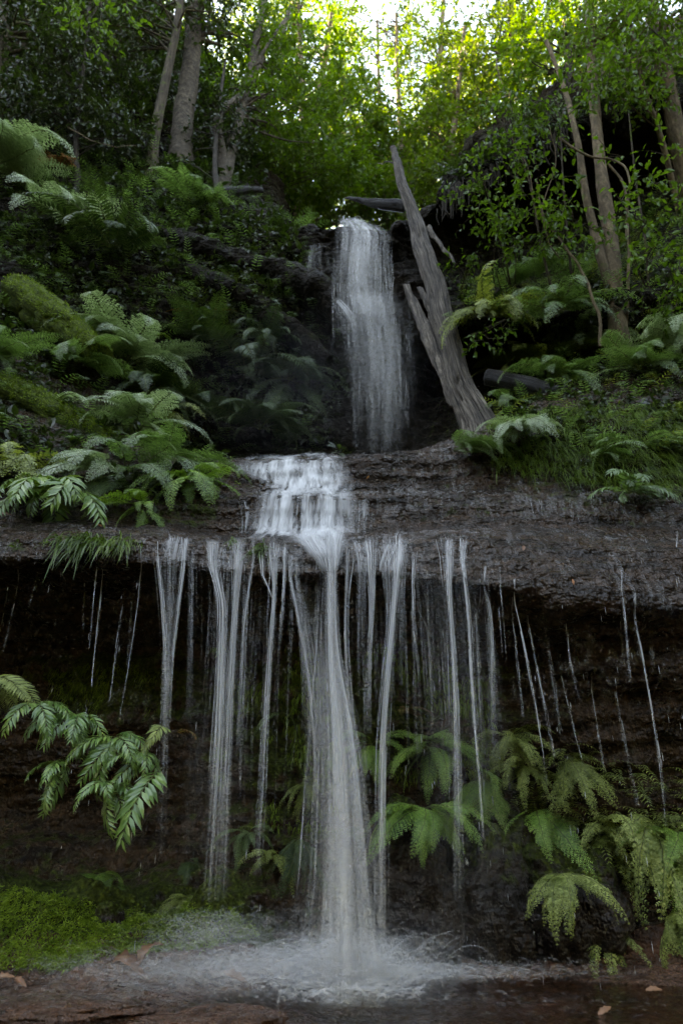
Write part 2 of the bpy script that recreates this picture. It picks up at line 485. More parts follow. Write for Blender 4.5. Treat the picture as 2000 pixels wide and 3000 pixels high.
# ------------------------------------------------------------------ the rock: feature lines from the pool up to the hill
# every line: control points (pixel column, pixel row, metres up the gully) or ('z', column, height, metres)
LINES = [
 # name, spacing of rows towards the next line, side slope in depth, side slope in height, control points
 ('bed_near', .12, 0, 0, [('z', -200, -.35, -3), ('z', 2200, -.35, -3)]),
 ('bed', .03, 0, 0, [('z', -200, .03, 3.4), ('z', 500, .02, 3.4), ('z', 1000, -.08, 3.4), ('z', 2200, -.09, 3.4)]),
 ('bed_back', .025, .8, 0, [('z', -200, .05, 4.55), ('z', 300, .06, 4.6), ('z', 640, .03, 4.7), ('z', 1000, -.06, 4.9), ('z', 1500, -.05, 5.0), ('z', 1800, .0, 5.0), ('z', 2200, .05, 4.9)]),
 ('moss_front', .022, .8, .02, [(-300, 2720, 4.85), (0, 2725, 4.85), (400, 2740, 4.95), (650, 2760, 5.05), (760, 2790, 5.12), ('z', 900, .08, 5.3), ('z', 1500, .1, 5.3), (1800, 2740, 5.25), (2300, 2700, 5.15)]),
 ('moss_top', .022, .8, .03, [(-300, 2610, 5.25), (0, 2625, 5.25), (250, 2650, 5.3), (430, 2700, 5.35), (560, 2660, 5.3), (700, 2690, 5.35), (800, 2740, 5.4), ('z', 950, .3, 5.45), ('z', 1500, .35, 5.45), (1800, 2600, 5.35), (2300, 2560, 5.3)]),
 ('wall_low', .022, .8, .05, [(-300, 2400, 6.1), (400, 2400, 6.1), (600, 2410, 5.8), (900, 2420, 5.65), (1400, 2430, 5.55), (1700, 2430, 5.5), (2300, 2400, 5.4)]),
 ('wall_mid', .022, .8, .05, [(-300, 2150, 5.9), (150, 2150, 5.85), (430, 2130, 5.8), (900, 2100, 5.55), (1400, 2100, 5.5), (1700, 2100, 5.35), (2300, 2100, 5.25)]),
 ('wall_high', .022, .8, .05, [(-300, 1900, 5.9), (430, 1880, 5.85), (900, 1900, 5.5), (1400, 1920, 5.4), (1700, 1950, 5.2), (2300, 1980, 5.1)]),
 ('lip_under', .018, .8, .05, [(-300, 1690, 5.25), (430, 1690, 5.25), (900, 1740, 5.1), (1300, 1770, 5.05), (1600, 1820, 5.0), (2300, 1880, 4.95)]),
 ('lip_nose', .016, .8, .05, [(-300, 1640, 4.95), (0, 1635, 4.95), (430, 1650, 4.92), (700, 1680, 4.9), (1000, 1685, 4.85), (1300, 1700, 4.8), (1500, 1730, 4.78), (1700, 1760, 4.78), (2000, 1790, 4.82), (2300, 1800, 4.85)]),
 ('lip_top', .018, .8, .05, [(-300, 1570, 5.03), (0, 1572, 5.03), (430, 1580, 5.03), (700, 1602, 5.02), (1000, 1600, 5.0), (1300, 1590, 4.99), (1600, 1600, 5.0), (2000, 1620, 5.05), (2300, 1620, 5.05)]),
 ('shelf_back', .018, .8, .08, [(-300, 1480, 5.5), (0, 1490, 5.5), (250, 1512, 5.52), (450, 1540, 5.55), (650, 1560, 5.7), (1000, 1562, 5.85), (1300, 1545, 5.8), (1600, 1540, 5.7), (2000, 1560, 5.6), (2300, 1560, 5.55)]),
 ('step_two_top', .018, .8, .1, [(-300, 1390, 5.7), (0, 1400, 5.7), (450, 1490, 5.75), (640, 1485, 5.85), (700, 1455, 5.98), (1000, 1458, 6.0), (1300, 1455, 5.95), (1600, 1465, 5.85), (2000, 1470, 5.75), (2300, 1470, 5.7)]),
 ('step_one_foot', .018, .75, .12, [(-300, 1290, 5.95), (0, 1290, 5.95), (450, 1400, 6.0), (640, 1440, 6.2), (700, 1430, 6.4), (1000, 1440, 6.42), (1300, 1442, 6.35), (1600, 1430, 6.1), (2000, 1400, 5.95), (2300, 1390, 5.9)]),
 ('step_one_top', .03, .75, .15, [(-300, 1150, 6.2), (0, 1150, 6.2), (300, 1260, 6.3), (500, 1345, 6.4), (700, 1338, 6.62), (1000, 1330, 6.62), (1200, 1312, 6.6), (1400, 1265, 6.55), (1600, 1230, 6.4), (2000, 1200, 6.25), (2300, 1190, 6.2)]),
 ('plunge_back', .028, .7, .18, [(-300, 960, 6.8), (0, 980, 6.8), (300, 1150, 7.2), (450, 1270, 7.5), ('z', 600, 4.5, 7.8), ('z', 1000, 4.4, 8.0), ('z', 1250, 4.5, 7.9), (1430, 1245, 7.4), (1600, 1130, 7.2), (2000, 1080, 6.9), (2300, 1060, 6.8)]),
 ('cliff_low', .026, .7, .2, [(-300, 820, 7.2), (0, 850, 7.2), (300, 1020, 7.6), (600, 1090, 8.3), (900, 1050, 8.35), (1150, 1050, 8.3), (1330, 1080, 8.9), (1560, 1030, 8.8), (1700, 1010, 7.8), (2000, 960, 7.4), (2300, 940, 7.3)]),
 ('cliff_mid', .026, .65, .25, [(-300, 690, 7.7), (0, 720, 7.7), (300, 830, 7.8), (550, 870, 7.9), (800, 900, 8.0), (950, 860, 8.1), (1180, 880, 8.2), (1330, 950, 7.5), (1500, 950, 7.4), (1750, 920, 7.3), (2000, 850, 7.2), (2300, 830, 7.1)]),
 ('cliff_high', .026, .65, .3, [(-300, 590, 8.1), (0, 600, 8.1), (300, 680, 8.1), (600, 740, 8.1), (820, 770, 8.1), (980, 740, 8.2), (1180, 740, 8.3), (1330, 840, 8.7), (1500, 830, 8.7), (1750, 790, 8.3), (2000, 700, 8.2), (2300, 680, 8.1)]),
 ('cliff_top', .026, .6, .4, [(-300, 480, 8.8), (0, 490, 8.8), (300, 560, 8.8), (600, 640, 8.5), (820, 682, 8.2), (980, 668, 8.05), (1150, 668, 8.1), (1250, 640, 8.9), (1330, 660, 9.9), (1600, 580, 9.9), (2000, 500, 9.3), (2300, 460, 9.0)]),
 ('cave_roof', .028, .6, .5, [(-300, 350, 9.4), (0, 360, 9.4), (300, 450, 9.4), (600, 560, 9.2), (820, 650, 9.0), ('z', 980, 9.15, 8.8), ('z', 1150, 9.15, 8.8), (1235, 640, 8.7), (1290, 590, 8.3), (1400, 500, 8.0), (1600, 400, 8.0), (1800, 330, 8.1), (2000, 280, 8.1), (2300, 220, 8.1)]),
 ('roof_top', .05, .6, .6, [(-300, 150, 10.2), (0, 160, 10.2), (300, 280, 10.2), (600, 470, 10.2), (820, 610, 10.2), ('z', 980, 9.5, 10.2), ('z', 1200, 9.5, 10.2), (1290, 540, 9.1), (1400, 440, 8.8), (1600, 345, 8.8), (1800, 280, 8.8), (2000, 220, 8.8), (2300, 160, 8.8)]),
 ('slope_one', .25, .5, .8, [(-300, -250, 12), (0, -200, 12), (300, 0, 12), (600, 300, 12.5), (820, 540, 13), ('z', 950, 10.2, 14), ('z', 1200, 10.2, 14), (1350, 480, 12), (1600, 290, 11), (2000, 120, 10.5), (2300, 60, 10.5)]),
 ('slope_two', 1.2, .3, .9, [(-300, -500, 15), (0, -420, 15), (300, -150, 16), (600, 200, 18), (850, 500, 22), ('z', 1000, 14, 26), ('z', 1250, 14, 26), (1450, 430, 20), (1700, 230, 17), (2000, 50, 15), (2300, -50, 15)]),
 ('slope_end', 1.2, 0, .3, [('z', -600, 45, 60), ('z', 800, 28, 60), ('z', 1300, 28, 60), ('z', 2600, 40, 60)]),
]
XG = np.concatenate([-np.geomspace(30, 5.3, 26)[:-1], np.linspace(-5.3, 5.3, 430), np.geomspace(5.3, 30, 26)[1:]])
NC = len(XG)

def lerp_line(ctrl, kY, kz):
    pts = np.array([WZ(c[1], c[2], c[3]) if c[0] == 'z' else W(*c) for c in ctrl])
    pts = pts[np.argsort(pts[:, 0])]
    dense = np.linspace(-31, 31, 6201)
    out = []
    kern = np.hanning(27); kern /= kern.sum()
    for c in (1, 2):
        v = np.interp(dense, pts[:, 0], pts[:, c])
        v = np.convolve(np.pad(v, 13, mode='edge'), kern, 'valid')
        out.append(np.interp(XG, dense, v))
    e = np.clip(XG - pts[-1, 0], 0, None) + np.clip(pts[0, 0] - XG, 0, None)
    Y = out[0] - np.minimum(kY * e, np.maximum(out[0] - (-1.0), 0) if kY else 0)
    return np.stack([XG, Y, out[1] + kz * e], -1)

CTRL = np.array([lerp_line(l[4], l[2], l[3]) for l in LINES])     # (K, NC, 3)
ROW = {}
rows, rowline = [], []
mid = slice(NC // 2 - 190, NC // 2 + 190)
K = len(LINES)
for k in range(K - 1):
    p0, p1, p2, p3 = CTRL[max(k - 1, 0)], CTRL[k], CTRL[k + 1], CTRL[min(k + 2, K - 1)]
    L = np.linalg.norm(p2[mid] - p1[mid], axis=1).mean()
    n = max(2, int(L / LINES[k][1]))
    ROW[LINES[k][0]] = len(rows)
    d1 = np.linalg.norm(p1 - p0, axis=1, keepdims=True) + 1e-6
    d2 = np.linalg.norm(p2 - p1, axis=1, keepdims=True) + 1e-6
    d3 = np.linalg.norm(p3 - p2, axis=1, keepdims=True) + 1e-6
    m1 = ((p2 - p1) / d2 + (p1 - p0) / d1) * .5 * d2 if k else (p2 - p1)
    m2 = ((p3 - p2) / d3 + (p2 - p1) / d2) * .5 * d2 if k < K - 2 else (p2 - p1)
    for i in range(n):
        t = i / n
        h = p1 * (2 * t ** 3 - 3 * t ** 2 + 1) + m1 * .8 * (t ** 3 - 2 * t ** 2 + t) + p2 * (-2 * t ** 3 + 3 * t ** 2) + m2 * .8 * (t ** 3 - t ** 2)
        h[:, 0] = XG
        rows.append(h)
        rowline.append(k + t)
ROW[LINES[-1][0]] = len(rows)
rows.append(CTRL[-1]); rowline.append(K - 1.0)
G0 = np.array(rows)
rowline = np.array(rowline)
NR = len(G0)
LI = {l[0]: i for i, l in enumerate(LINES)}

def gnormals(G):
    a = np.gradient(G, axis=1)
    b = np.gradient(G, axis=0)
    n = np.cross(a, b)
    return unit(n)

NRM = gnormals(G0)
P = G0
lay = fbm(np.stack([P[..., 0] * .55, P[..., 1] * .55, P[..., 2] * 5.5 + .5 * vnoise(P * .9)], -1), 3, .55)
big = fbm(P * np.array([1.1, 1.1, 1.5]), 3)
med = fbm(P * 4.5 + 31, 4, .55)
ridg = 1 - np.abs(fbm(P * np.array([3.0, 3.0, 4.5]) + 77, 4, .55))
rl = rowline[:, None]
amp = np.interp(rowline, [0, LI['bed_back'], LI['moss_front'], LI['wall_low'], LI['wall_high'], LI['lip_under'], LI['lip_nose'], LI['shelf_back'], LI['step_two_top'], LI['step_one_top'], LI['plunge_back'], LI['cliff_mid'], LI['roof_top'], LI['slope_one'], K],
                      [.3, .5, .8, 1.1, 1.1, .8, .5, .5, .6, .7, 1.4, 1.7, 1.8, 2.5, 3])[:, None]
disp = amp * (.045 * big + .042 * lay + .03 * med + .035 * (ridg - .55))
strat = np.tanh(3.5 * np.sin(P[..., 2] * 6.283 / .17 + 2.2 * fbm(P * np.array([.9, .9, .5]), 2)))
wallw = np.interp(rowline, [LI['moss_top'], LI['wall_low'], LI['lip_under'], LI['lip_nose'], LI['shelf_back'], LI['step_two_top'], LI['plunge_back'], LI['cliff_top'], K], [0, 1, .8, 0, .3, 1, 1, 1.2, 0])[:, None]
disp = disp + wallw * .016 * strat * (.4 + .6 * np.clip(.5 + fbm(P * .8 + 3, 2), 0, 1.3))
lipmask = np.exp(-((rl - LI['lip_nose']) / .9) ** 2)
disp = disp + lipmask * (.03 * fbm(P * np.array([7, 7, 2.0]), 3) + .05 * fbm(P * np.array([2.2, 2.2, 1.0]) + 50, 2))
# moss cushions on the low bank
cush = np.exp(-((rl - LI['moss_top'] + .35) / .55) ** 2) * (P[..., 0] < -.45)
disp = disp + cush * (.2 * np.clip(fbm(P * 3.6 + 9, 2) + .2, 0, 1.5) + .03 * fbm(P * 14, 2))
G = G0 + NRM * disp[..., None]
NRM = gnormals(G)
PX, PY = project(G)

def gauss(px, py, cx, cy, sx, sy):
    return np.exp(-((px - cx) / sx) ** 2 - ((py - cy) / sy) ** 2)

moss = .12 + .35 * np.clip(NRM[..., 2], -.2, 1) * (rl > LI['moss_front'])
moss = moss + .9 * cush
wallz = (rl > LI['moss_top']) & (rl < LI['lip_under'])
moss = moss + wallz * (.75 * gauss(PX, PY, 330, 2010, 260, 110) + .5 * gauss(PX, PY, 850, 2150, 260, 350) + .45 * gauss(PX, PY, 1250, 2050, 300, 250) + .4 * gauss(PX, PY, 1500, 2450, 300, 200))
lipz = (rl >= LI['lip_under']) & (rl < LI['step_two_top'])
moss = np.where(lipz, .05 + .35 * gauss(PX, PY, 100, 1590, 160, 60) + .25 * gauss(PX, PY, 1850, 1560, 150, 40), moss)
stepz = (rl >= LI['shelf_back'] + .3) & (rl < LI['plunge_back'])
moss = np.where(stepz & (PX > 1000), .22 + .45 * gauss(PX, PY, 1800, 1350, 350, 120) + .1 * gauss(PX, PY, 1350, 1500, 200, 40), moss)
moss = np.where(stepz & (PX < 640), .45, moss)
upz = rl >= LI['plunge_back']
moss = np.where(upz, .28 + .25 * NRM[..., 2] + .25 * gauss(PX, PY, 700, 800, 400, 120) + .2 * gauss(PX, PY, 1700, 850, 350, 200), moss)
moss = np.where((rl < LI['moss_front'] - .2), .02, moss)
moss = np.where(upz & (PX > 930) & (PX < 1250) & (PY > 600), .02, moss)

def sheet(name, r0, r1, mat):
    g = G[r0:r1 + 1].reshape(-1, 3)
    me = mesh_np(name, g, grid_faces(r1 - r0 + 1, NC), True, {'moss': moss[r0:r1 + 1]}, [mat])
    return link(name, me, kind='structure')

sheet('pool_bed', 0, ROW['moss_front'], M_BED)
sheet('lower_rock_face', ROW['moss_front'], ROW['shelf_back'], M_ROCK)
sheet('middle_rock_steps', ROW['shelf_back'], ROW['plunge_back'], M_ROCK)
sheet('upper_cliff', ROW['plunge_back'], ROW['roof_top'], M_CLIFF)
sheet('hillside', ROW['roof_top'], NR - 1, M_SOIL)
gv = np.array([[-400, -400, -.6], [400, -400, -.6], [400, 400, -.6], [-400, 400, -.6]], float)
link('ground', mesh_np('ground', gv, np.array([[0, 1, 2, 3]]), False, {'moss': np.full(4, .5)}, [M_SOIL]), kind='structure')

# slope added behind the viewer, out of view, steepened to block low sky light
xs = np.linspace(-34, 34, 60); ys = np.linspace(-2.8, -40, 46)
Xb, Yb = np.meshgrid(xs, ys)
db = np.clip(-2.8 - Yb, 0, None)
Zb = -.4 + 1.35 * db - .011 * db ** 2 + .9 * fbm(np.stack([Xb * .3, Yb * .3, 0 * Xb], -1), 3) * np.clip(db / 3, 0, 1) + .35 * np.clip(np.abs(Xb) - 4, 0, None) * np.clip(1 - db / 30, 0, 1)
link('unseen_blocking_slope', mesh_np('unseen_blocking_slope', np.stack([Xb, Yb, Zb], -1), grid_faces(46, 60)[:, ::-1], True, {'moss': np.full(Xb.size, .5)}, [M_SOIL]), kind='structure')

# rays against the rock, used to stand plants and stones on it
_gs = G[::2, ::2]
_bv = [tuple(v) for v in _gs.reshape(-1, 3)]
BVH = BVHTree.FromPolygons(_bv, [tuple(f) for f in grid_faces(_gs.shape[0], _gs.shape[1]).tolist()])

def hit(px, py):
    a = (px - 1000.0) / FPX
    b = (1500.0 - py) / FPX
    d = Vector((a, CP - b * SP, SP + b * CP)).normalized()
    loc, nor, idx, dist = BVH.ray_cast(Vector((0, 0, CAMZ)), d)
    if loc is None:
        return W(px, py, 12), np.array([0, -1, 0.])
    nor = np.array(nor)
    if nor @ np.array(d) > 0:
        nor = -nor
    return np.array(loc), nor

# ------------------------------------------------------------------ pool water
def pool_water():
    m, nt, out = newmat('pool_water')
    geo = N(nt, 'ShaderNodeNewGeometry')
    b = N(nt, 'ShaderNodeBsdfGlossy')
    b.inputs['Roughness'].default_value = .12
    b.inputs['Color'].default_value = (.9, .9, .9, 1)
    tr = N(nt, 'ShaderNodeBsdfTransparent')
    tr.inputs[0].default_value = (.78, .62, .46, 1)
    fr = N(nt, 'ShaderNodeFresnel')
    fr.inputs[0].default_value = 1.33
    h = maths(nt, 'ADD', noise(nt, geo.outputs['Position'], 9, 4, .6, (1, .6, 1)), maths(nt, 'MULTIPLY', noise(nt, geo.outputs['Position'], 34, 3, .6), .35))
    bp = N(nt, 'ShaderNodeBump')
    bp.inputs['Strength'].default_value = .55
    bp.inputs['Distance'].default_value = .05
    nt.links.new(h, bp.inputs['Height'])
    nt.links.new(bp.outputs[0], b.inputs['Normal'])
    nt.links.new(bp.outputs[0], fr.inputs['Normal'])
    mx = N(nt, 'ShaderNodeMixShader')
    nt.links.new(fr.outputs[0], mx.inputs[0])
    nt.links.new(tr.outputs[0], mx.inputs[1])
    nt.links.new(b.outputs[0], mx.inputs[2])
    nt.links.new(mx.outputs[0], out.inputs[0])
    nx, ny = 160, 120
    x = np.linspace(-4, 4, nx); y = np.linspace(-2.5, 5.6, ny)
    X, Yy = np.meshgrid(x, y)
    Z = .008 * fbm(np.stack([X * 4, Yy * 4, X * 0], -1), 3) + .0
    me = mesh_np('pool_water', np.stack([X, Yy, Z], -1), grid_faces(ny, nx), True, None, [m])
    link('pool_water', me, kind='structure')
pool_water()

# ------------------------------------------------------------------ water
def colx(x):
    return np.interp(x, XG, np.arange(NC))

def surf(x, r):
    """point on the rock at x, fractional row r"""
    x = np.asarray(x, float); r = np.asarray(r, float)
    c = np.clip(colx(x), 0, NC - 1.001); r = np.clip(r, 0, NR - 1.001)
    c0 = c.astype(int); r0 = r.astype(int)
    fc = (c - c0)[..., None]; fr = (r - r0)[..., None]
    return (G[r0, c0] * (1 - fc) + G[r0, c0 + 1] * fc) * (1 - fr) + (G[r0 + 1, c0] * (1 - fc) + G[r0 + 1, c0 + 1] * fc) * fr

def strand_part(name, P, R, A, parent, mat, sides=5, flat=.7, kind=None, streak=.8):
    V, F = tubes(P, R, sides, flat)
    M_, N_ = R.shape
    A = np.asarray(A) * np.clip(.75 + streak * wobble(M_, N_, .5, 4.0), .03, 1.6)     # broken, streaky density along each thread
    al = np.repeat(A[:, :, None], sides, axis=2)
    me = mesh_np(name, V, F, True, {'al': al}, [mat])
    return link(name, me, parent, kind=kind)

def wobble(M, Nn, amp, freq):
    """smooth sideways wander (M,N)"""
    t = np.linspace(0, 1, Nn)[None]
    ph = rng.uniform(0, 6.28, (M, 3)); fr = rng.uniform(.5, 1.5, (M, 3)) * freq
    w = sum(np.sin(6.28 * fr[:, k:k + 1] * t + ph[:, k:k + 1]) / (k + 1) for k in range(3))
    return amp * w

def curtain(parent, name, Lp, Rp, alpha, mat, bulge=0.0, freq=55.0, vfreq=.9, nc=None, nr=50, seed=0, edge=1.0, va=(0, .08, .55, 1.0), vend=.35, contrast=1.0):
    """a thin wavy sheet of falling water between two edge lines; its density is streaked along the fall"""
    A = spline(Lp, nr); B = spline(Rp, nr)
    wd = np.linalg.norm(A - B, axis=1).max()
    nc = nc or int(np.clip(wd / .005, 8, 130))
    u = np.linspace(0, 1, nc)[None, :]; v = np.linspace(0, 1, nr)[:, None]
    wv = .05 * np.sin(v * 5 + seed) * vfreq * .3
    P = A[:, None] * (1 - u[..., None]) + B[:, None] * u[..., None]
    P[..., 1] -= bulge * (1 - (2 * u - 1) ** 2) + .012 * fbm(np.stack([u * wd * 14 + 0 * v, v * 2 + 0 * u, 0 * u * v + seed], -1), 2)
    s_ = np.concatenate([[0], np.cumsum(np.linalg.norm(np.diff((A + B) / 2, axis=0), axis=1))])[:, None]
    k = np.stack([(u + wv) * wd * freq + 0 * v, s_ * vfreq + 0 * u, 0 * u * v + seed * 3.7], -1)
    st = fbm(k, 3, .6)
    k2 = k * np.array([.3, .5, 1]) + 41
    st = np.clip(.42 + contrast * (.55 * st + .5 * fbm(k2, 2)), 0, 1.3)
    eu = np.clip(1 - np.abs(2 * u - 1), 0, 1)
    ef = np.clip(eu / (.55 * edge + .02) * (.8 + .5 * st), 0, 1) ** 1.3
    vf = np.interp(v, [0, va[1], va[2], 1], [0, 1, 1, vend])
    al = np.clip(alpha * st * ef * vf, 0, .95)
    me = mesh_np(name, P, grid_faces(nr, nc), True, {'al': al}, [mat])
    return link(name, me, parent)

def film_sheet(parent, name, x0, x1, r0, r1, alpha, off=.008, sx=60., sv=25., thr=.15, nx=None, nv=None, seed=0, mask=None, big=.5):
    """thin film of running water that follows the rock, its white specks are painted-in glints"""
    nx = nx or int(abs(x1 - x0) / .009); nv = nv or 70
    X = np.linspace(x0, x1, nx)[None] + np.zeros((nv, 1)); R = np.linspace(r0, r1, nv)[:, None] + np.zeros((1, nx))
    P = surf(X, R)
    nr = NRM[np.clip(R.astype(int), 0, NR - 1), np.clip(colx(X).astype(int), 0, NC - 1)]
    s_ = np.concatenate([[0], np.cumsum(np.linalg.norm(np.diff(P[:, nx // 2], axis=0), axis=1))])[:, None]
    k = np.stack([X * sx, s_ * sv + 0 * X, 0 * X + seed], -1)
    n = fbm(k, 3, .65) + big * fbm(k * np.array([.12, .16, 1]) + 7, 2)
    al = alpha * np.clip((n - thr) / .5, 0, 1)
    u = np.linspace(0, 1, nx)[None]; v = np.linspace(0, 1, nv)[:, None]
    al = al * np.clip(np.minimum(u, 1 - u) / .04, 0, 1) * np.clip(np.minimum(v, 1 - v) / .12, 0, 1)
    if mask is not None:
        al = al * mask(*project(P))
    P = P + nr * off + nr * (.006 * n)[..., None]
    me = mesh_np(name, P, grid_faces(nv, nx), True, {'al': al}, [M_FILM])
    return link(name, me, parent)

def rowfor(px, py):
    loc, nor = hit(px, py)
    return loc

def waterfall(label, group=None, loc=(0, 0, 0)):
    return link('waterfall', None, None, label, 'waterfall', group)

def px_path(rows, n=60):
    """rows of (py, centre, width) -> smooth arrays"""
    r = np.array([(c, w, p) for p, c, w in rows], float)
    q = spline(r, n)
    return q[:, 2], q[:, 0], np.clip(q[:, 1], 2, None)

def drop(parent, rows, alpha, n=20, vel=.25, lead=0.0, vend=.06, sheets=2, edge=.8, back=.012, fine=1.0):
    """free-falling stream: rows (py, centre px, width px) from the lip downwards; it leaves the rock with speed vel"""
    py, cx, w = px_path(rows)
    p0, _ = hit(rows[0][1], rows[0][0])
    Y0, z0 = p0[1] - back, p0[2]
    Y = np.full(len(py), Y0)
    for _ in range(6):
        z = np.array([W(c, p, y)[2] for c, p, y in zip(cx, py, Y)])
        Y = Y0 - vel * np.sqrt(2 * np.clip(z0 - z, 0, None) / 9.81)
    C = np.array([W(c, p, y) for c, p, y in zip(cx, py, Y)])
    dpt = C[:, 1] * CP + (C[:, 2] - CAMZ) * SP
    hw = w / FPX * dpt * .5
    pre = []
    for d_ in np.linspace(58, 4, 9):
        h_, n_ = hit(rows[0][1] + .04 * d_ * math.sin(rows[0][1]), rows[0][0] - d_)
        pre.append(h_ + np.array([0, -.008, .008]))
    pre = np.array(pre)
    if np.linalg.norm(pre[-1] - C[0]) < .25 and pre[:, 1].max() - C[0, 1] < 1.0:
        C = np.vstack([pre, C]); hw = np.concatenate([hw[0] * np.linspace(1.7, 1, 9), hw])
        for _ in range(3):
            C[1:-1] = C[:-2] * .25 + C[1:-1] * .5 + C[2:] * .25
    Nn = len(C)
    t = np.linspace(0, 1, Nn)
    for q in range(sheets):
        k = rng.uniform(.45, .95); o = rng.uniform(-.4, .4)
        e = np.array([1, 0, 0.])
        Lp = C + (hw * (o - k))[:, None] * e + np.array([0, -.012 * q, 0]); Rp = C + (hw * (o + k))[:, None] * e + np.array([0, -.012 * q, 0])
        curtain(parent, 'stream', Lp, Rp, alpha, M_WATER, .6 * hw.max(), 150 * fine, .55, int(np.clip(hw.max() * 2 / .003, 9, 130)), 64, rng.uniform(0, 60), edge=edge, va=(0, .14, .5, 1), vend=vend, contrast=1.15)
    s = np.clip(rng.normal(0, .55, n), -1.3, 1.3)
    P = C[None] + (s[:, None] * hw[None])[..., None] * np.array([1, 0, 0.])
    P[..., 0] += wobble(n, Nn, .0025, 1.3)
    P[..., 1] += rng.normal(0, .4, (n, 1)) * hw[None] - .005
    R = (.0016 + .0022 * rng.random((n, 1)) ** 2) * np.ones((1, Nn)) * (1 + .5 * t[None])
    a0 = rng.uniform(-.4, .35, (n, 1)); a1 = a0 + rng.uniform(.5, 1.3, (n, 1))
    A = alpha * rng.uniform(.5, 1.3, (n, 1)) * np.clip((t - a0) / .1, 0, 1) * np.clip((a1 - t) / .2, 0, 1) * (1 - (1 - vend) * t[None])
    strand_part('stream', P, R, np.clip(A, 0, .9), parent, M_WATER, 4, .8)

def over_rock(parent, rows, alpha, off=.02, nc=60, nr=48, seed=0, freq=60., vfreq=3., contrast=1.0, edge=.35, n=30, rag=14., smooth=12, name='water_film', by_x=False):
    """water that runs over the visible rock: rows (py, left px, right px, strength)"""
    r = np.array(rows, float)
    py = np.linspace(r[0, 0], r[-1, 0], nr)
    L = np.interp(py, r[:, 0], r[:, 1]); Rr = np.interp(py, r[:, 0], r[:, 2]); S = np.interp(py, r[:, 0], r[:, 3])
    u = np.linspace(0, 1, nc)
    P = np.zeros((nr, nc, 3)); NN = np.zeros((nr, nc, 3))
    for i in range(nr):
        for j in range(nc):
            yy = py[i] + rag * .5 * math.sin(u[j] * 11 + seed)
            P[i, j], NN[i, j] = hit(L[i] + (Rr[i] - L[i]) * u[j], yy)
    for _ in range(smooth):
        P[1:-1] = P[:-2] * .25 + P[1:-1] * .5 + P[2:] * .25
        P[:, 1:-1] = P[:, :-2] * .25 + P[:, 1:-1] * .5 + P[:, 2:] * .25
    P = P + np.array([0, -.7, .5]) * off
    wd = np.linalg.norm(P[:, -1] - P[:, 0], axis=1).max()
    s_ = np.concatenate([[0], np.cumsum(np.linalg.norm(np.diff(P[:, nc // 2], axis=0), axis=1))])
    k = np.stack([u[None] * wd * freq + 0 * py[:, None], s_[:, None] * vfreq + 0 * u[None], np.full((nr, nc), seed * 2.3)], -1)
    if by_x:
        k[..., 0] = P[..., 0] * freq
    st = np.clip(.5 + contrast * (.55 * fbm(k, 3, .6) + .5 * fbm(k * np.array([.25, .5, 1]) + 9, 2)), 0, 1.3)
    ragn = .5 + .5 * fbm(np.stack([0 * k[..., 0] + (u[None] > .5) * 9, k[..., 1] * 2.2, k[..., 2]], -1), 2)
    eu = np.clip(np.minimum(u, 1 - u)[None] * 2 / edge - .5 * ragn, 0, 1)
    ev = np.clip(np.minimum(np.linspace(0, 1, nr), 1 - np.linspace(0, 1, nr)) / .06, 0, 1)[:, None]
    al = np.clip(alpha * st * eu * ev * S[:, None], 0, .95)
    link(name, mesh_np(name, P, grid_faces(nr, nc)[:, ::-1], True, {'al': al}, [M_FILM]), parent)
    if n:
        uu = rng.uniform(.04, .96, n) * (nc - 1)
        w_ = np.clip(uu[:, None] + wobble(n, nr, .02 * nc, .8), 0, nc - 1.01)
        j0 = w_.astype(int); f = (w_ - j0)[..., None]
        ri = np.arange(nr)[None].repeat(n, 0)
        Q = P[ri, j0] * (1 - f) + P[ri, j0 + 1] * f + np.array([0, -.004, .004])
        t = np.linspace(0, 1, nr)[None]
        a0 = rng.uniform(-.3, .7, (n, 1)); a1 = a0 + rng.uniform(.2, .6, (n, 1))
        A = alpha * rng.uniform(.5, 1.2, (n, 1)) * np.clip((t - a0) / .08, 0, 1) * np.clip((a1 - t) / .1, 0, 1) * S[None] * eu[ri, j0]
        strand_part(name, Q, (.002 + .003 * rng.random((n, 1))) * np.ones((1, nr)), np.clip(A, 0, .9), parent, M_FILM, 4, .7)

# the big central plunge
wf = waterfall('thick white central plunge of water dropping from the ledge into the pool')
MAIN = [(1640, 968, 70), (1685, 969, 46), (1800, 968, 52), (1950, 972, 64), (2170, 992, 104), (2400, 1003, 130), (2600, 1010, 155), (2800, 1014, 195), (2950, 1017, 230)]
MAIN = [(p, c, w * (1 + .35 * min(1, max(0, (p - 1750) / 500)))) for p, c, w in MAIN]
drop(wf, MAIN, .27, 14, .55, vend=.5, sheets=6, edge=1.6, fine=.4)
drop(wf, [(p, c - .02 * w, w * .6) for p, c, w in MAIN], .36, 10, .57, vend=.4, sheets=3, edge=1.5, fine=.4)
drop(wf, [(p, c + .24 * w, w * .5) for p, c, w in MAIN], .28, 8, .53, vend=.4, sheets=2, edge=1.5, fine=.4)
drop(wf, [(p, c - .1 * w, w * 1.3) for p, c, w in MAIN[3:]], .16, 40, .5, vend=.8, sheets=3, edge=1.6, fine=.5)
for k in range(16):          # thin lines that fan in from the left of the neck
    x = 850 + k * 5.5; y = 1690 + 4 * k
    drop(wf, [(y, x, 5), (y + 120, x + 24 - k, 6), (y + 300, x + 55 - 2.4 * k, 8), (y + 600, x + 78 - 3.5 * k, 16)], .22, 3, .3, vend=.15, sheets=1)

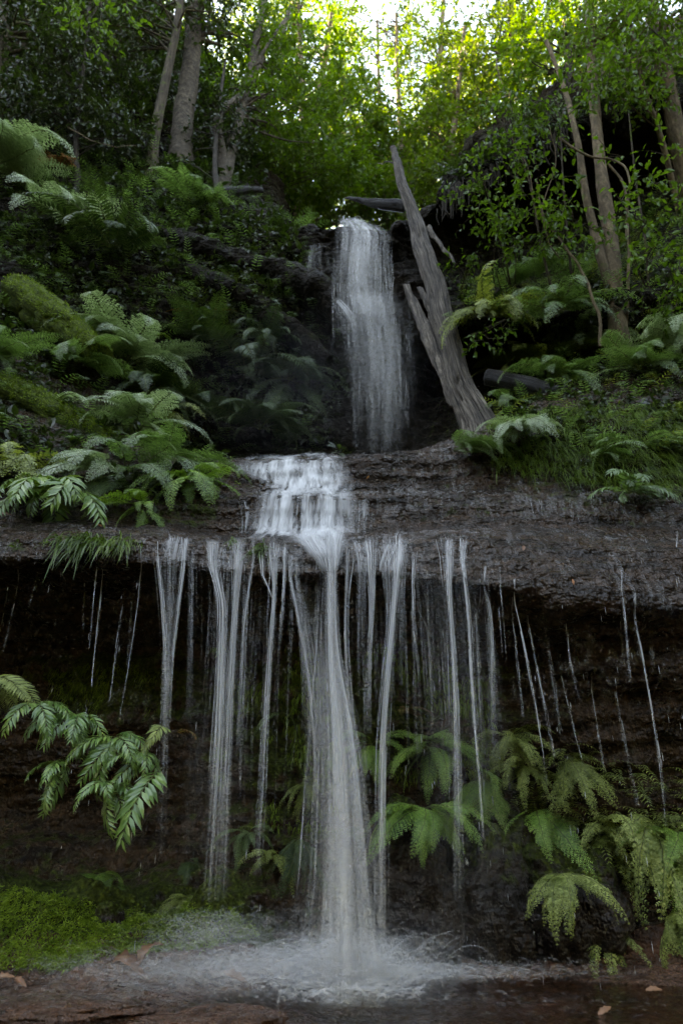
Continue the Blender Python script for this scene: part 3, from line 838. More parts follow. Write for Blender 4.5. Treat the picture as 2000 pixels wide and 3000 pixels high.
wf = waterfall('wide veil of streams dropping left of the central plunge, from the rim bare of grass')
for rows, a, n in [([(1671, 630, 26), (1740, 646, 18), (1786, 652, 22), (1977, 648, 28), (2232, 638, 44), (2640, 614, 62)], .55, 26), ([(1650, 620, 40), (1720, 632, 14), (1800, 640, 10)], .4, 6),
                   ([(1645, 695, 40), (1786, 689, 20), (1977, 676, 26), (2232, 663, 34), (2628, 644, 48)], .45, 20), ([(1640, 745, 10), (1780, 722, 9), (1900, 712, 10), (2200, 700, 16)], .35, 6),
                   ([(1650, 800, 34), (1740, 803, 12), (1977, 786, 18), (2232, 772, 26), (2560, 752, 34)], .5, 16), ([(1690, 772, 8), (1750, 797, 9), (1790, 802, 8)], .5, 3),
                   ([(1660, 836, 14), (1780, 830, 10), (1920, 818, 14)], .42, 6), ([(1690, 850, 10), (1913, 893, 13), (2150, 920, 18), (2400, 930, 34)], .34, 10),
                   ([(1690, 870, 20), (1850, 880, 24), (2200, 915, 60), (2700, 900, 120)], .12, 14), ([(1700, 700, 160), (2000, 690, 150), (2600, 680, 200)], .05, 30)]:
    drop(wf, rows, a, n, .22)

for k in range(58):
    x = random.uniform(610, 940); y = random.uniform(1670, 1760); l = random.uniform(180, 700)
    drop(wf, [(y, x, 3), (y + l * .5, x - (1000 - x) * .045 * l / 500, 4), (y + l, x - (1000 - x) * .09 * l / 500, 6)], random.uniform(.12, .3), 2, .2, vend=.2, sheets=0)
wf = waterfall('twin stream falling on its own left of the veil, beside the grassy rim')
for rows, a, n in [([(1650, 464, 12), (1800, 479, 14), (1950, 486, 16), (2140, 482, 20)], .5, 8), ([(1640, 540, 20), (1800, 520, 16), (1950, 503, 18), (2140, 492, 22)], .5, 10),
                   ([(1640, 505, 80), (1750, 503, 62), (1900, 496, 40), (2160, 488, 44), (2500, 478, 60)], .18, 14), ([(1650, 562, 20), (1850, 560, 22), (2120, 556, 26)], .16, 8), ([(2000, 590, 60), (2300, 580, 70), (2700, 560, 90)], .05, 12)]:
    drop(wf, rows, a, n, .2)

wf = waterfall('thin dripping threads of water below the grass tuft on the ledge')
for rows, a in [([(1662, 415, 6), (1850, 392, 6), (2110, 348, 7)], .5), ([(1690, 372, 5), (1850, 350, 6), (2060, 322, 7)], .48), ([(1680, 302, 4), (1850, 284, 5), (2010, 268, 5)], .4), ([(1660, 285, 4), (1900, 262, 4)], .32),
                ([(1700, 395, 4), (1950, 372, 4)], .25), ([(1690, 56, 5), (1800, 36, 6), (1920, 8, 6)], .5), ([(1740, 22, 4), (1900, -8, 5)], .4), ([(1680, 112, 4), (1780, 86, 4)], .22), ([(1700, 250, 3), (1850, 245, 3)], .25), ([(1720, 178, 3), (1850, 160, 3)], .2)]:
    drop(wf, rows, a, 3, .15, vend=.5, sheets=1)

wf = waterfall('broad pair of silky streams just right of the central plunge')
for rows, a, n in [([(1640, 1024, 34), (1740, 1016, 20), (1850, 1014, 18), (2000, 1020, 24), (2300, 1040, 40)], .42, 12), ([(1640, 1090, 40), (1786, 1090, 18), (1977, 1082, 20), (2150, 1078, 30)], .5, 14),
                   ([(1635, 1165, 46), (1786, 1152, 22), (2040, 1130, 26), (2296, 1118, 30), (2900, 1116, 36)], .58, 24), ([(1640, 1128, 30), (1786, 1136, 14), (1920, 1128, 16), (2100, 1120, 20)], .42, 10),
                   ([(1650, 1060, 30), (1850, 1052, 30), (1980, 1050, 26)], .16, 8), ([(1650, 1180, 20), (1800, 1176, 16), (2000, 1168, 24)], .2, 6)]:
    drop(wf, rows, a, n, .28)

wf = waterfall('row of slender streams falling over the bare lip in front of the green ferns')
for rows, a, n in [([(1680, 1209, 10), (1830, 1212, 8), (1985, 1226, 11)], .45, 6), ([(1786, 1222, 9), (1850, 1250, 12), (1977, 1258, 14), (2150, 1264, 18)], .42, 8), ([(1735, 1251, 7), (1850, 1254, 7)], .35, 3),
                   ([(1645, 1307, 30), (1786, 1314, 20), (1977, 1326, 22), (2232, 1333, 28), (2640, 1336, 44)], .48, 16), ([(1800, 1297, 8), (2000, 1308, 10), (2120, 1314, 10)], .25, 4),
                   ([(1645, 1352, 16), (1786, 1371, 15), (2040, 1386, 15), (2296, 1406, 18), (2460, 1416, 24)], .62, 14), ([(1765, 1404, 12), (1830, 1386, 11), (1880, 1384, 9)], .4, 4), ([(1800, 1392, 8), (2050, 1404, 10), (2250, 1414, 14)], .26, 5),
                   ([(1722, 1416, 9), (1811, 1436, 10), (2040, 1442, 17), (2230, 1449, 30)], .4, 8), ([(1820, 1428, 12), (1960, 1440, 22), (2250, 1446, 50)], .16, 8), ([(1700, 1300, 240), (2100, 1340, 260), (2850, 1400, 380)], .045, 40)]:
    drop(wf, rows, a, n, .2)

for k in range(58):
    x = random.uniform(1030, 1470); y = random.uniform(1700, 1800); l = random.uniform(150, 600)
    drop(wf, [(y, x, 3), (y + l * .5, x + (x - 1000) * .045 * l / 500, 4), (y + l, x + (x - 1000) * .09 * l / 500, 6)], random.uniform(.12, .3), 2, .2, vend=.2, sheets=0)
wf = waterfall('sparse slanting threads trickling down the dark wet rock at the right edge')
for rows, a in [([(1760, 1505, 8), (1913, 1537, 10), (2168, 1582, 11), (2300, 1600, 14)], .52), ([(1811, 1500, 6), (2040, 1524, 9), (2100, 1530, 10)], .4), ([(1820, 1543, 7), (2143, 1607, 10), (2220, 1622, 11)], .38), ([(1860, 1600, 8), (2150, 1642, 9)], .26),
                ([(1830, 1655, 8), (1960, 1672, 16), (2060, 1702, 20)], .3), ([(1980, 1640, 6), (2150, 1682, 8), (2310, 1722, 10)], .34), ([(2020, 1730, 6), (2260, 1772, 14)], .28), ([(2030, 1800, 6), (2200, 1830, 12), (2360, 1862, 20)], .3),
                ([(1720, 1818, 4), (1850, 1832, 4), (2000, 1842, 4)], .4), ([(1860, 1815, 5), (2000, 1838, 5)], .36), ([(1800, 1855, 4), (2000, 1893, 5), (2200, 1925, 6), (2420, 1948, 6)], .52), ([(1600, 1980, 4), (1730, 1990, 4)], .35), ([(1880, 1700, 5), (2000, 1722, 5)], .24)]:
    drop(wf, rows, a, 4, .1, vend=.45, sheets=1)

# middle cascade
wf = waterfall('white two-step cascade frothing over the rock steps above the central plunge')
for q in range(3):
    over_rock(wf, [(1336, 800, 1026, .5), (1352, 680, 1032, .75), (1372, 650, 1040, .9), (1395, 662, 1044, 1), (1415, 720, 1046, 1), (1440, 765, 1050, .9), (1464, 780, 1050, .45)], .8, .02 + .014 * q, 90, 44, 3 + q, 30, 4.5, 1.35, .5, 0, by_x=True)
    over_rock(wf, [(1446, 720, 1050, .55), (1458, 712, 1064, .9), (1490, 696, 1072, 1), (1530, 686, 1074, 1), (1572, 676, 1070, .8), (1586, 700, 1060, .3)], .78, .02 + .014 * q, 80, 40, 13 + q, 30, 2.0, 1.5, .5, 0, by_x=True)
over_rock(wf, [(1470, 690, 730, .6), (1510, 698, 738, 1), (1575, 700, 724, .8)], .6, .02, 20, 26, 40, 50, 2, 1.2, .6, 8)
over_rock(wf, [(1440, 1030, 1080, .3), (1500, 1030, 1082, .6), (1575, 1024, 1076, .4)], .5, .02, 26, 30, 44, 50, 2, 1.6, .5, 8)
for q in range(3):
    over_rock(wf, [(1560, 830, 1040, .55), (1590, 845, 1030, 1), (1620, 880, 1020, 1), (1650, 915, 1008, 1), (1690, 938, 998, 1)], .72, .025 + .02 * q, 60, 40, 50 + q, 26, 1.6, .9, .5, 12)

wf = waterfall('thin water film with painted glints running over the wet rounded lip of the ledge')
for q, (rows, a) in enumerate([([(1575, 480, 570, .5), (1600, 470, 572, 1), (1660, 458, 560, 1), (1700, 462, 550, .8)], .42), ([(1590, 600, 720, .4), (1640, 615, 722, .9), (1690, 620, 716, .8)], .4), ([(1610, 770, 840, .4), (1680, 778, 842, .8)], .34),
                               ([(1580, 1010, 1080, .5), (1640, 1010, 1110, .9), (1690, 1012, 1104, .7)], .4), ([(1560, 1120, 1215, .5), (1600, 1090, 1205, .9), (1650, 1076, 1180, 1), (1700, 1076, 1172, .9)], .52), ([(1560, 1280, 1340, .4), (1640, 1290, 1338, 1), (1700, 1300, 1330, .9)], .45),
                               ([(1570, 1335, 1385, .4), (1640, 1342, 1366, 1), (1700, 1350, 1372, 1)], .42), ([(1580, 720, 1000, .2), (1680, 740, 1000, .5)], .2)]):
    over_rock(wf, rows, a, .012, 40, 30, 70 + q, 55, 2.0, 1.3, .5, 12)
film_sheet(wf, 'water_film', -3.0, 3.0, ROW['shelf_back'] - 2, ROW['lip_nose'] - 10, .10, .006, 34, 9, .3, nv=110, seed=3)
film_sheet(wf, 'painted_glints', .2, 3.2, ROW['lip_under'] + 8, ROW['wall_mid'] + 4, .26, .007, 32, 16, .38, nv=140, seed=11)  # white specks painted over the rock in place of wet reflections
film_sheet(wf, 'painted_glints', -2.9, .2, ROW['lip_under'], ROW['wall_mid'], .14, .007, 32, 14, .42, nv=120, seed=13)
film_sheet(wf, 'painted_glints', .1, 3.4, ROW['step_one_top'] - 2, ROW['shelf_back'] + 1, .10, .007, 34, 8, .36, nv=90, seed=17)

def film(parent, n, xfun0, xfun1, r0, r1, rad, alpha, off=.02, Nn=40, wob=.02, name='water_film', spread=None):
    u = rng.uniform(0, 1, n)
    x0 = xfun0(u); x1 = xfun1(u)
    t = np.linspace(0, 1, Nn)[None]
    ra = r0 + (r1 - r0) * t
    X = x0[:, None] * (1 - t) + x1[:, None] * t + wobble(n, Nn, wob, 1.5)
    P = surf(X, np.broadcast_to(ra, X.shape))
    nr = NRM[np.clip(ra.astype(int), 0, NR - 1).repeat(n, 0), np.clip(colx(X).astype(int), 0, NC - 1)]
    k = np.array([.25, .5, .25])
    for _ in range(5):      # water bridges the small hollows of the rock
        P[:, 1:-1] = P[:, :-2] * .25 + P[:, 1:-1] * .5 + P[:, 2:] * .25
    P = P + nr * (off * rng.uniform(.3, 1.3, (n, 1)) )[..., None]
    # segment of the run
    a0 = rng.uniform(-.3, .6, (n, 1)); a1 = a0 + rng.uniform(.3, .9, (n, 1))
    A = alpha * rng.uniform(.4, 1.2, (n, 1)) * np.clip((t - a0) / .15, 0, 1) * np.clip((a1 - t) / .15, 0, 1)
    R = rad * .5 * rng.uniform(.4, 1.4, (n, 1)) * np.ones((1, Nn))
    return strand_part(name, P, R, A * .8, parent, M_FILM, 4, .5)

def xr(px0, px1, py, ):
    a = rowfor(px0, py)[0]; b = rowfor(px1, py)[0]
    return lambda u: a + (b - a) * u

# little runnels on the right rock steps
wf = waterfall('small runnels trickling off the rock step below the hanging grass')
for (pa, pb, pc, n) in [(1505, 1545, 1480, 10), (1560, 1590, 1480, 12), (1570, 1640, 1490, 10), (1640, 1720, 1500, 14), (1290, 1300, 1490, 5), (1030, 1090, 1500, 12), (1545, 1570, 1370, 7)]:
    if pc > 1400:
        film(wf, n, xr(pa, pb, pc), xr(pa, pb, pc + 40), ROW['step_two_top'] + 2, ROW['shelf_back'] + 1, .005, .36, .02, 20, .006, 'stream')
    else:
        film(wf, n, xr(pa, pb, pc - 40), xr(pa + 5, pb, pc + 30), ROW['step_one_top'] - 2, ROW['step_one_foot'] + 4, .005, .36, .03, 20, .006, 'stream')

# upper fall
def upper():
    wf = waterfall('tall misty upper waterfall spilling between mossy cliff and leaning log')
    def sheet_px(rows, Y, alpha, seed, freq=26, vend=.4, edge=1.1, contrast=1.3, nr=70, nm='upper_veil', vfreq=1.0):
        # rows: (py, left, right); Y: depth at each row
        Lp = [W(l, p, y) for (p, l, r), y in zip(rows, Y)]; Rp = [W(r, p, y) for (p, l, r), y in zip(rows, Y)]
        curtain(wf, nm, Lp, Rp, alpha, M_WATER, .06, freq, vfreq, 110, nr, seed, edge=edge, va=(0, .06, .6, 1), vend=vend, contrast=contrast)
    for q in range(4):
        o = -.06 * q
        sheet_px([(648, 985, 1062), (668, 980, 1120), (690, 978, 1152), (750, 974, 1152), (821, 966, 1156), (885, 962, 1172), (930, 985, 1180)], [8.3, 8.02 + o, 7.85 + o, 7.75 + o, 7.7 + o, 7.66 + o, 7.64 + o], .21, 3 + q * 5, 20, .35, 1.6, 2.0)
        sheet_px([(860, 965, 1176), (920, 985, 1188), (984, 1008, 1202), (1090, 1020, 1210), (1200, 1035, 1206), (1330, 1050, 1190)], [7.66 + o, 7.58 + o, 7.54 + o, 7.5 + o, 7.48 + o, 7.46 + o], .115, 30 + q * 5, 18, .15, 1.7, 2.0)
    sheet_px([(720, 890, 985), (800, 880, 985), (870, 930, 1000)], [7.98, 7.92, 7.8], .14, 71, 30, .3)
    sheet_px([(880, 940, 1230), (1050, 980, 1240), (1340, 1010, 1240)], [7.5, 7.4, 7.36], .07, 75, 14, .5)
    # runnel that slides in along the slanting rock from the left
    for q in range(2):
        A = spline([W(800, 806, 7.96), W(880, 818, 7.9), W(930, 830, 7.84), W(985, 862, 7.76), W(1040, 915, 7.64), W(1056, 970, 7.56)], 60)
        B = spline([W(806, 818, 7.94), W(880, 832, 7.88), W(928, 848, 7.82), W(972, 884, 7.74), W(1012, 940, 7.62), W(1030, 1000, 7.54)], 60)
        curtain(wf, 'side_runnel', A, B, .36, M_WATER, .03, 60, .8, 40, 60, 81 + q, edge=1.3, va=(0, .45, .75, 1), vend=.05, contrast=1.4)
    n, Nn = 260, 30
    t = np.linspace(0, 1, Nn)[None]
    u = rng.uniform(0, 1, n); y0 = rng.uniform(650, 1150, n); ln = rng.uniform(60, 260, n)
    Lx = np.interp(y0, [650, 690, 820, 920, 1000, 1330], [990, 980, 968, 985, 1015, 1050]); Rx = np.interp(y0, [650, 690, 820, 920, 1000, 1330], [1060, 1150, 1155, 1185, 1200, 1195])
    P = np.zeros((n, Nn, 3))
    for i in range(n):
        x = Lx[i] + (Rx[i] - Lx[i]) * u[i]
        a = W(x, y0[i], np.interp(y0[i], [650, 700, 900, 1300], [8.1, 7.72, 7.56, 7.42])); b = W(x + (y0[i] > 850) * 8, y0[i] + ln[i], np.interp(y0[i] + ln[i], [650, 700, 900, 1300], [8.1, 7.72, 7.56, 7.42]))
        P[i] = a + (b - a) * np.linspace(0, 1, Nn)[:, None]
    P[..., 0] += wobble(n, Nn, .008, 1.2)
    A = .3 * rng.uniform(.3, 1.2, (n, 1)) * np.sin(np.pi * t) * np.interp(y0, [650, 900, 1300], [1.2, .8, .5])[:, None]
    strand_part('veil_threads', P, .0045 * rng.uniform(.4, 1.4, (n, 1)) * np.ones((1, Nn)), A, wf, M_WATER, 4, .7)
    over_rock(wf, [(640, 990, 1058, .8), (655, 985, 1070, 1), (675, 982, 1140, 1), (700, 980, 1150, .6)], .5, .04, 40, 20, 90, 20, 2, 1, .4, 20, name='crest_foam')
upper()

# spray at the foot and on the crest
def spray():
    parts_P, parts_R, parts_A = [], [], []
    Nn = 12
    t = np.linspace(0, 1, Nn)[None]
    def burst(px, py, Y, n, spd, up, rad, alpha, sx=.15, sy=.1):
        c = W(px, py, Y)
        o = c + rng.normal(0, 1, (n, 3)) * np.array([sx, sy, .02])
        ang = rng.uniform(0, 2 * np.pi, (n, 1))
        sp = spd * rng.uniform(.2, 1, (n, 1)); vz = up * rng.uniform(.2, 1, (n, 1))
        T = 2 * vz / 9.81
        tt = t * T * rng.uniform(.5, 1, (n, 1))
        P = np.zeros((n, Nn, 3))
        P[..., 0] = o[:, 0:1] + np.cos(ang) * sp * tt
        P[..., 1] = o[:, 1:2] + np.sin(ang) * sp * tt * .6 - .1 * tt
        zz = o[:, 2:3] + vz * tt - 4.9 * tt ** 2
        P[..., 2] = zz
        up_ = np.clip((zz - .01) / .04, 0, 1)
        parts_P.append(P)
        parts_R.append(rad * rng.uniform(.4, 1.4, (n, 1)) * (np.sin(np.pi * (t * .9 + .05)) * .8 + .2))
        parts_A.append(alpha * rng.uniform(.3, 1.2, (n, 1)) * np.sin(np.pi * t) ** .6 * up_)
    burst(1010, 2880, 4.45, 2600, 1.7, 2.1, .0018, .14, .18, .12)
    burst(1000, 2910, 4.35, 900, 1.1, 1.1, .005, .16, .22, .12)
    burst(1150, 2865, 4.7, 2000, 1.5, 1.2, .002, .15, .28, .06)
    burst(1400, 2855, 4.8, 1300, 1.3, .9, .0018, .11, .35, .05)
    burst(620, 2770, 4.7, 1100, 1.3, 1.9, .0013, .10, .16, .10)
    burst(450, 2850, 4.45, 900, 1.5, 1.5, .0013, .08, .3, .12)
    burst(640, 2880, 4.35, 2000, 1.6, 1.5, .0015, .09, .4, .15)
    burst(300, 2930, 4.2, 800, 1.5, 1.1, .0013, .07, .4, .15)
    burst(850, 2850, 4.5, 2200, 1.6, 1.6, .0018, .12, .3, .12)
    burst(1500, 2950, 4.1, 500, 1.0, .6, .0018, .08, .5, .1)
    P = np.concatenate(parts_P); R = np.concatenate(parts_R); A = np.concatenate(parts_A)
    V, F = tubes(P, R, 4, .8)
    me = mesh_np('spray', V, F, True, {'al': np.repeat(A[:, :, None], 4, 2)}, [M_SPRAY])
    link('spray', me, None, 'fine white spray thrown up where the streams hit the pool', 'spray', kind='stuff')
    # loose drops
    n = 180
    c = np.stack([rng.uniform(-2.3, 2.4, n), rng.uniform(4.2, 4.95, n), rng.uniform(.1, 2.3, n) ** 1.3 * .9], -1)
    Pd = np.repeat(c[:, None], 3, 1)
    Lg = rng.uniform(.006, .03, n)
    Pd[:, 0, 2] += Lg; Pd[:, 2, 2] -= Lg
    Rd = rng.uniform(.0008, .0020, (n, 1)) * np.array([[.3, 1, .3]])
    V, F = tubes(Pd, Rd, 4)
    me = mesh_np('water_drops', V, F, True, {'al': np.full(len(V), .6)}, [M_SPRAY])
    link('water_drops', me, None, 'scattered falling drops between the streams of the lower fall', 'drops', kind='stuff')
spray()

def mist(name, c, r, dens, label):
    m, nt, out = newmat(name)
    tc = N(nt, 'ShaderNodeTexCoord')
    ln = N(nt, 'ShaderNodeVectorMath', operation='LENGTH')
    nt.links.new(tc.outputs['Object'], ln.inputs[0])
    f = maprange(nt, ln.outputs['Value'], .15, 1.0, 1.0, 0.0)
    f = maths(nt, 'POWER', f, 1.6)
    f = maths(nt, 'MULTIPLY', f, dens)
    v = N(nt, 'ShaderNodeVolumePrincipled')
    v.inputs['Color'].default_value = (.9, .92, .95, 1)
    v.inputs['Anisotropy'].default_value = .2
    nt.links.new(f, v.inputs['Density'])
    nt.links.new(v.outputs[0], out.inputs['Volume'])
    nth, nph = 12, 20
    th = np.linspace(.001, np.pi - .001, nth)[:, None]; ph = np.linspace(0, 2 * np.pi, nph, endpoint=False)[None]
    V = np.stack([np.sin(th) * np.cos(ph), np.sin(th) * np.sin(ph), np.cos(th) + 0 * ph], -1)
    me = mesh_np(name, V, grid_faces(nth, nph, True)[:, ::-1], True, None, [m])
    o = link(name, me, None, label, 'mist', kind='stuff', loc=c)
    o.scale = r
    return o
mist('mist', W(880, 1150, 7.5), (2.2, .9, 1.6), .045, 'grey mist hanging beside the upper waterfall')
mist('mist', WZ(600, .08, 4.4), (.75, .42, .3), .42, 'thin mist over the wet stones where the left streams land')
mist('mist', WZ(1010, .10, 4.45), (.95, .4, .45), .8, 'low white mist around the foot of the central plunge')

# ------------------------------------------------------------------ ferns
def frond_geo(kind, e0, e1, seed, npair=None, fine=1.0):
    r = np.random.default_rng(seed)
    ns = 24
    s = np.linspace(0, 1, ns)
    e = np.radians(e0 + (e1 - e0) * s ** 1.2)
    ds = 1.0 / (ns - 1)
    sway = np.cumsum(r.normal(0, .02, ns)) * ds * 6
    X = np.concatenate([[0], np.cumsum(np.cos(e[:-1]) * ds)])
    Z = np.concatenate([[0], np.cumsum(np.sin(e[:-1]) * ds)])
    R = np.stack([X, sway, Z], -1)
    T = unit(np.gradient(R, axis=0))
    U = unit(np.stack([-T[:, 2], 0 * s, T[:, 0]], -1))
    npair = npair or {'lacy': 20, 'ladder': 24, 'broad': 13, 'coral': 18}[kind]
    C, D, Nn, L, Wd = [], [], [], [], []
    s0 = {'lacy': .2, 'ladder': .12, 'broad': .12, 'coral': .12}[kind]
    for i in range(npair):
        q = i / (npair - 1)
        si = s0 + (.985 - s0) * q
        k = si * (ns - 1)
        k0 = min(int(k), ns - 2); f = k - k0
        p = R[k0] * (1 - f) + R[k0 + 1] * f
        t = unit(T[k0] * (1 - f) + T[k0 + 1] * f); u = unit(U[k0] * (1 - f) + U[k0 + 1] * f)
        for sd in (-1, 1):
            side = sd * np.cross(t, u)
            if kind == 'lacy':
                l = .19 * (1 - q) ** .7 * (.7 + .3 * min(1, q * 5)) + .012
                a = math.radians(28 + 25 * q)
            elif kind == 'coral':
                l = .14 * (1 - q) ** .6 * (.75 + .25 * min(1, q * 4)) + .015
                a = math.radians(25 + 20 * q)
            elif kind == 'ladder':
                l = .15 * math.sin(math.pi * min(.97, .12 + .86 * q ** .9)) ** .8 + .015
                a = math.radians(18 + 30 * q)
            else:
                l = .25 * math.sin(math.pi * min(.94, .3 + .62 * q)) ** .7 + .03
                a = math.radians(38 + 25 * q)
            l *= r.uniform(.88, 1.1)
            dr = side * math.cos(a) + t * math.sin(a) - u * (.22 if kind == 'broad' else .5 if kind == 'coral' else .1) * r.uniform(.3, 1.4)
            dr = unit(dr)
            if kind in ('ladder', 'broad'):
                C.append(p); D.append(dr); Nn.append(u + r.normal(0, .15, 3)); L.append(l); Wd.append(l * (.2 if kind == 'ladder' else .23))
            else:
                m = max(3, int((8 if kind == 'lacy' else 6) * (l / .19) ** .5 * fine))
                perp = np.cross(dr, u)
                for j in range(m):
                    w = (j + .6) / m
                    pl = l * (.27 if kind == 'lacy' else .42) * (1 - .7 * w) * r.uniform(.85, 1.15) + .006
                    cp = p + dr * l * w - u * .05 * l * w * w
                    for s2 in (-1, 1):
                        C.append(cp); D.append(unit(s2 * perp + dr * .8 - u * .15 * r.uniform(0, 2))); Nn.append(u + r.normal(0, .12, 3)); L.append(pl); Wd.append(pl * (.55 if kind == 'lacy' else .62))
                C.append(p + dr * l * .8); D.append(dr); Nn.append(u); L.append(l * .25); Wd.append(l * .08)
    lv = leaves(np.array(C), np.array(D), np.array(Nn), np.array(L), np.array(Wd), fold=.12, shape=6 if kind in ('broad', 'ladder') else 4)
    rr = np.linspace(.006, .0014, ns)[None]
    rv = tubes(R[None], rr, 4)
    return lv, rv

FROND = {}
def frond_mesh(kind, droop, var, mat):
    key = (kind, droop, var, mat.name)
    if key not in FROND:
        e0, e1 = {'up': (55, -70), 'arch': (22, -72), 'hang': (0, -84), 'flat': (6, -34), 'limp': (-40, -88)}[droop]
        rs = np.random.default_rng(var * 13 + len(kind))
        lv, rv = frond_geo(kind, e0 + rs.uniform(-6, 6), e1 + rs.uniform(-8, 8), var * 31 + 5)
        V, F = merge([lv, rv])
        me = mesh_np('frond', V, F, False, None, [mat, M_STEM])
        mi = np.zeros(len(me.polygons), np.int32); mi[len(lv[1]):] = 1
        me.polygons.foreach_set('material_index', mi)
        FROND[key] = me
    return FROND[key]

def fern(label, base, kind, mat, size, fronds, group, droop='arch', az=-90, spread=70, name='fern'):
    """base: (px, py) on the rock or (px, py, Y); fronds: count or list of (azimuth, scale, droop)"""
    if len(base) == 2:
        p, nrm = hit(*base)
        p = p + nrm * .05 * size
        if p[2] > 2.5:
            size = size * 1.55
    else:
        p = W(*base)
    if p[2] < 2.0 and group in ('ferns behind the lower fall', 'ferns at the lower right', 'ferns on the moss bank', 'ferns on the wall left of the plunge'):
        size = size * (1.4 if group == 'ferns at the lower right' else 1.12)
    root = link(name, None, None, label, 'fern', group, loc=p)
    if isinstance(fronds, int):
        n = int(fronds * 2.3)
        mixd = {'arch': ['arch', 'arch', 'hang', 'flat'], 'hang': ['hang', 'hang', 'arch', 'limp'], 'limp': ['limp', 'limp', 'hang']}[droop]
        fronds = [(az + spread * (2 * (i + .5) / n - 1) + random.uniform(-14, 14), random.uniform(.55, 1.15), random.choice(mixd)) for i in range(n)]
    elif kind == 'broad' and len(fronds) > 3:
        fronds = fronds + [(a + random.uniform(-26, 26), sc * random.uniform(.5, .9), random.choice(['hang', 'limp', 'arch'])) for a, sc, dr in fronds]
    elif kind in ('lacy', 'coral', 'ladder') and len(fronds) > 2:
        fronds = fronds + [(a + random.uniform(-26, 26), sc * random.uniform(.5, .95), random.choice([dr, 'hang'])) for a, sc, dr in fronds + fronds]
    for (a, sc, dr) in fronds:
        o = link('frond', frond_mesh(kind, dr, random.randrange(3), mat), root)
        o.rotation_euler = (random.uniform(-.55, .55), random.uniform(-.25, .2), math.radians(a))
        o.scale = (size * sc,) * 3
    return root

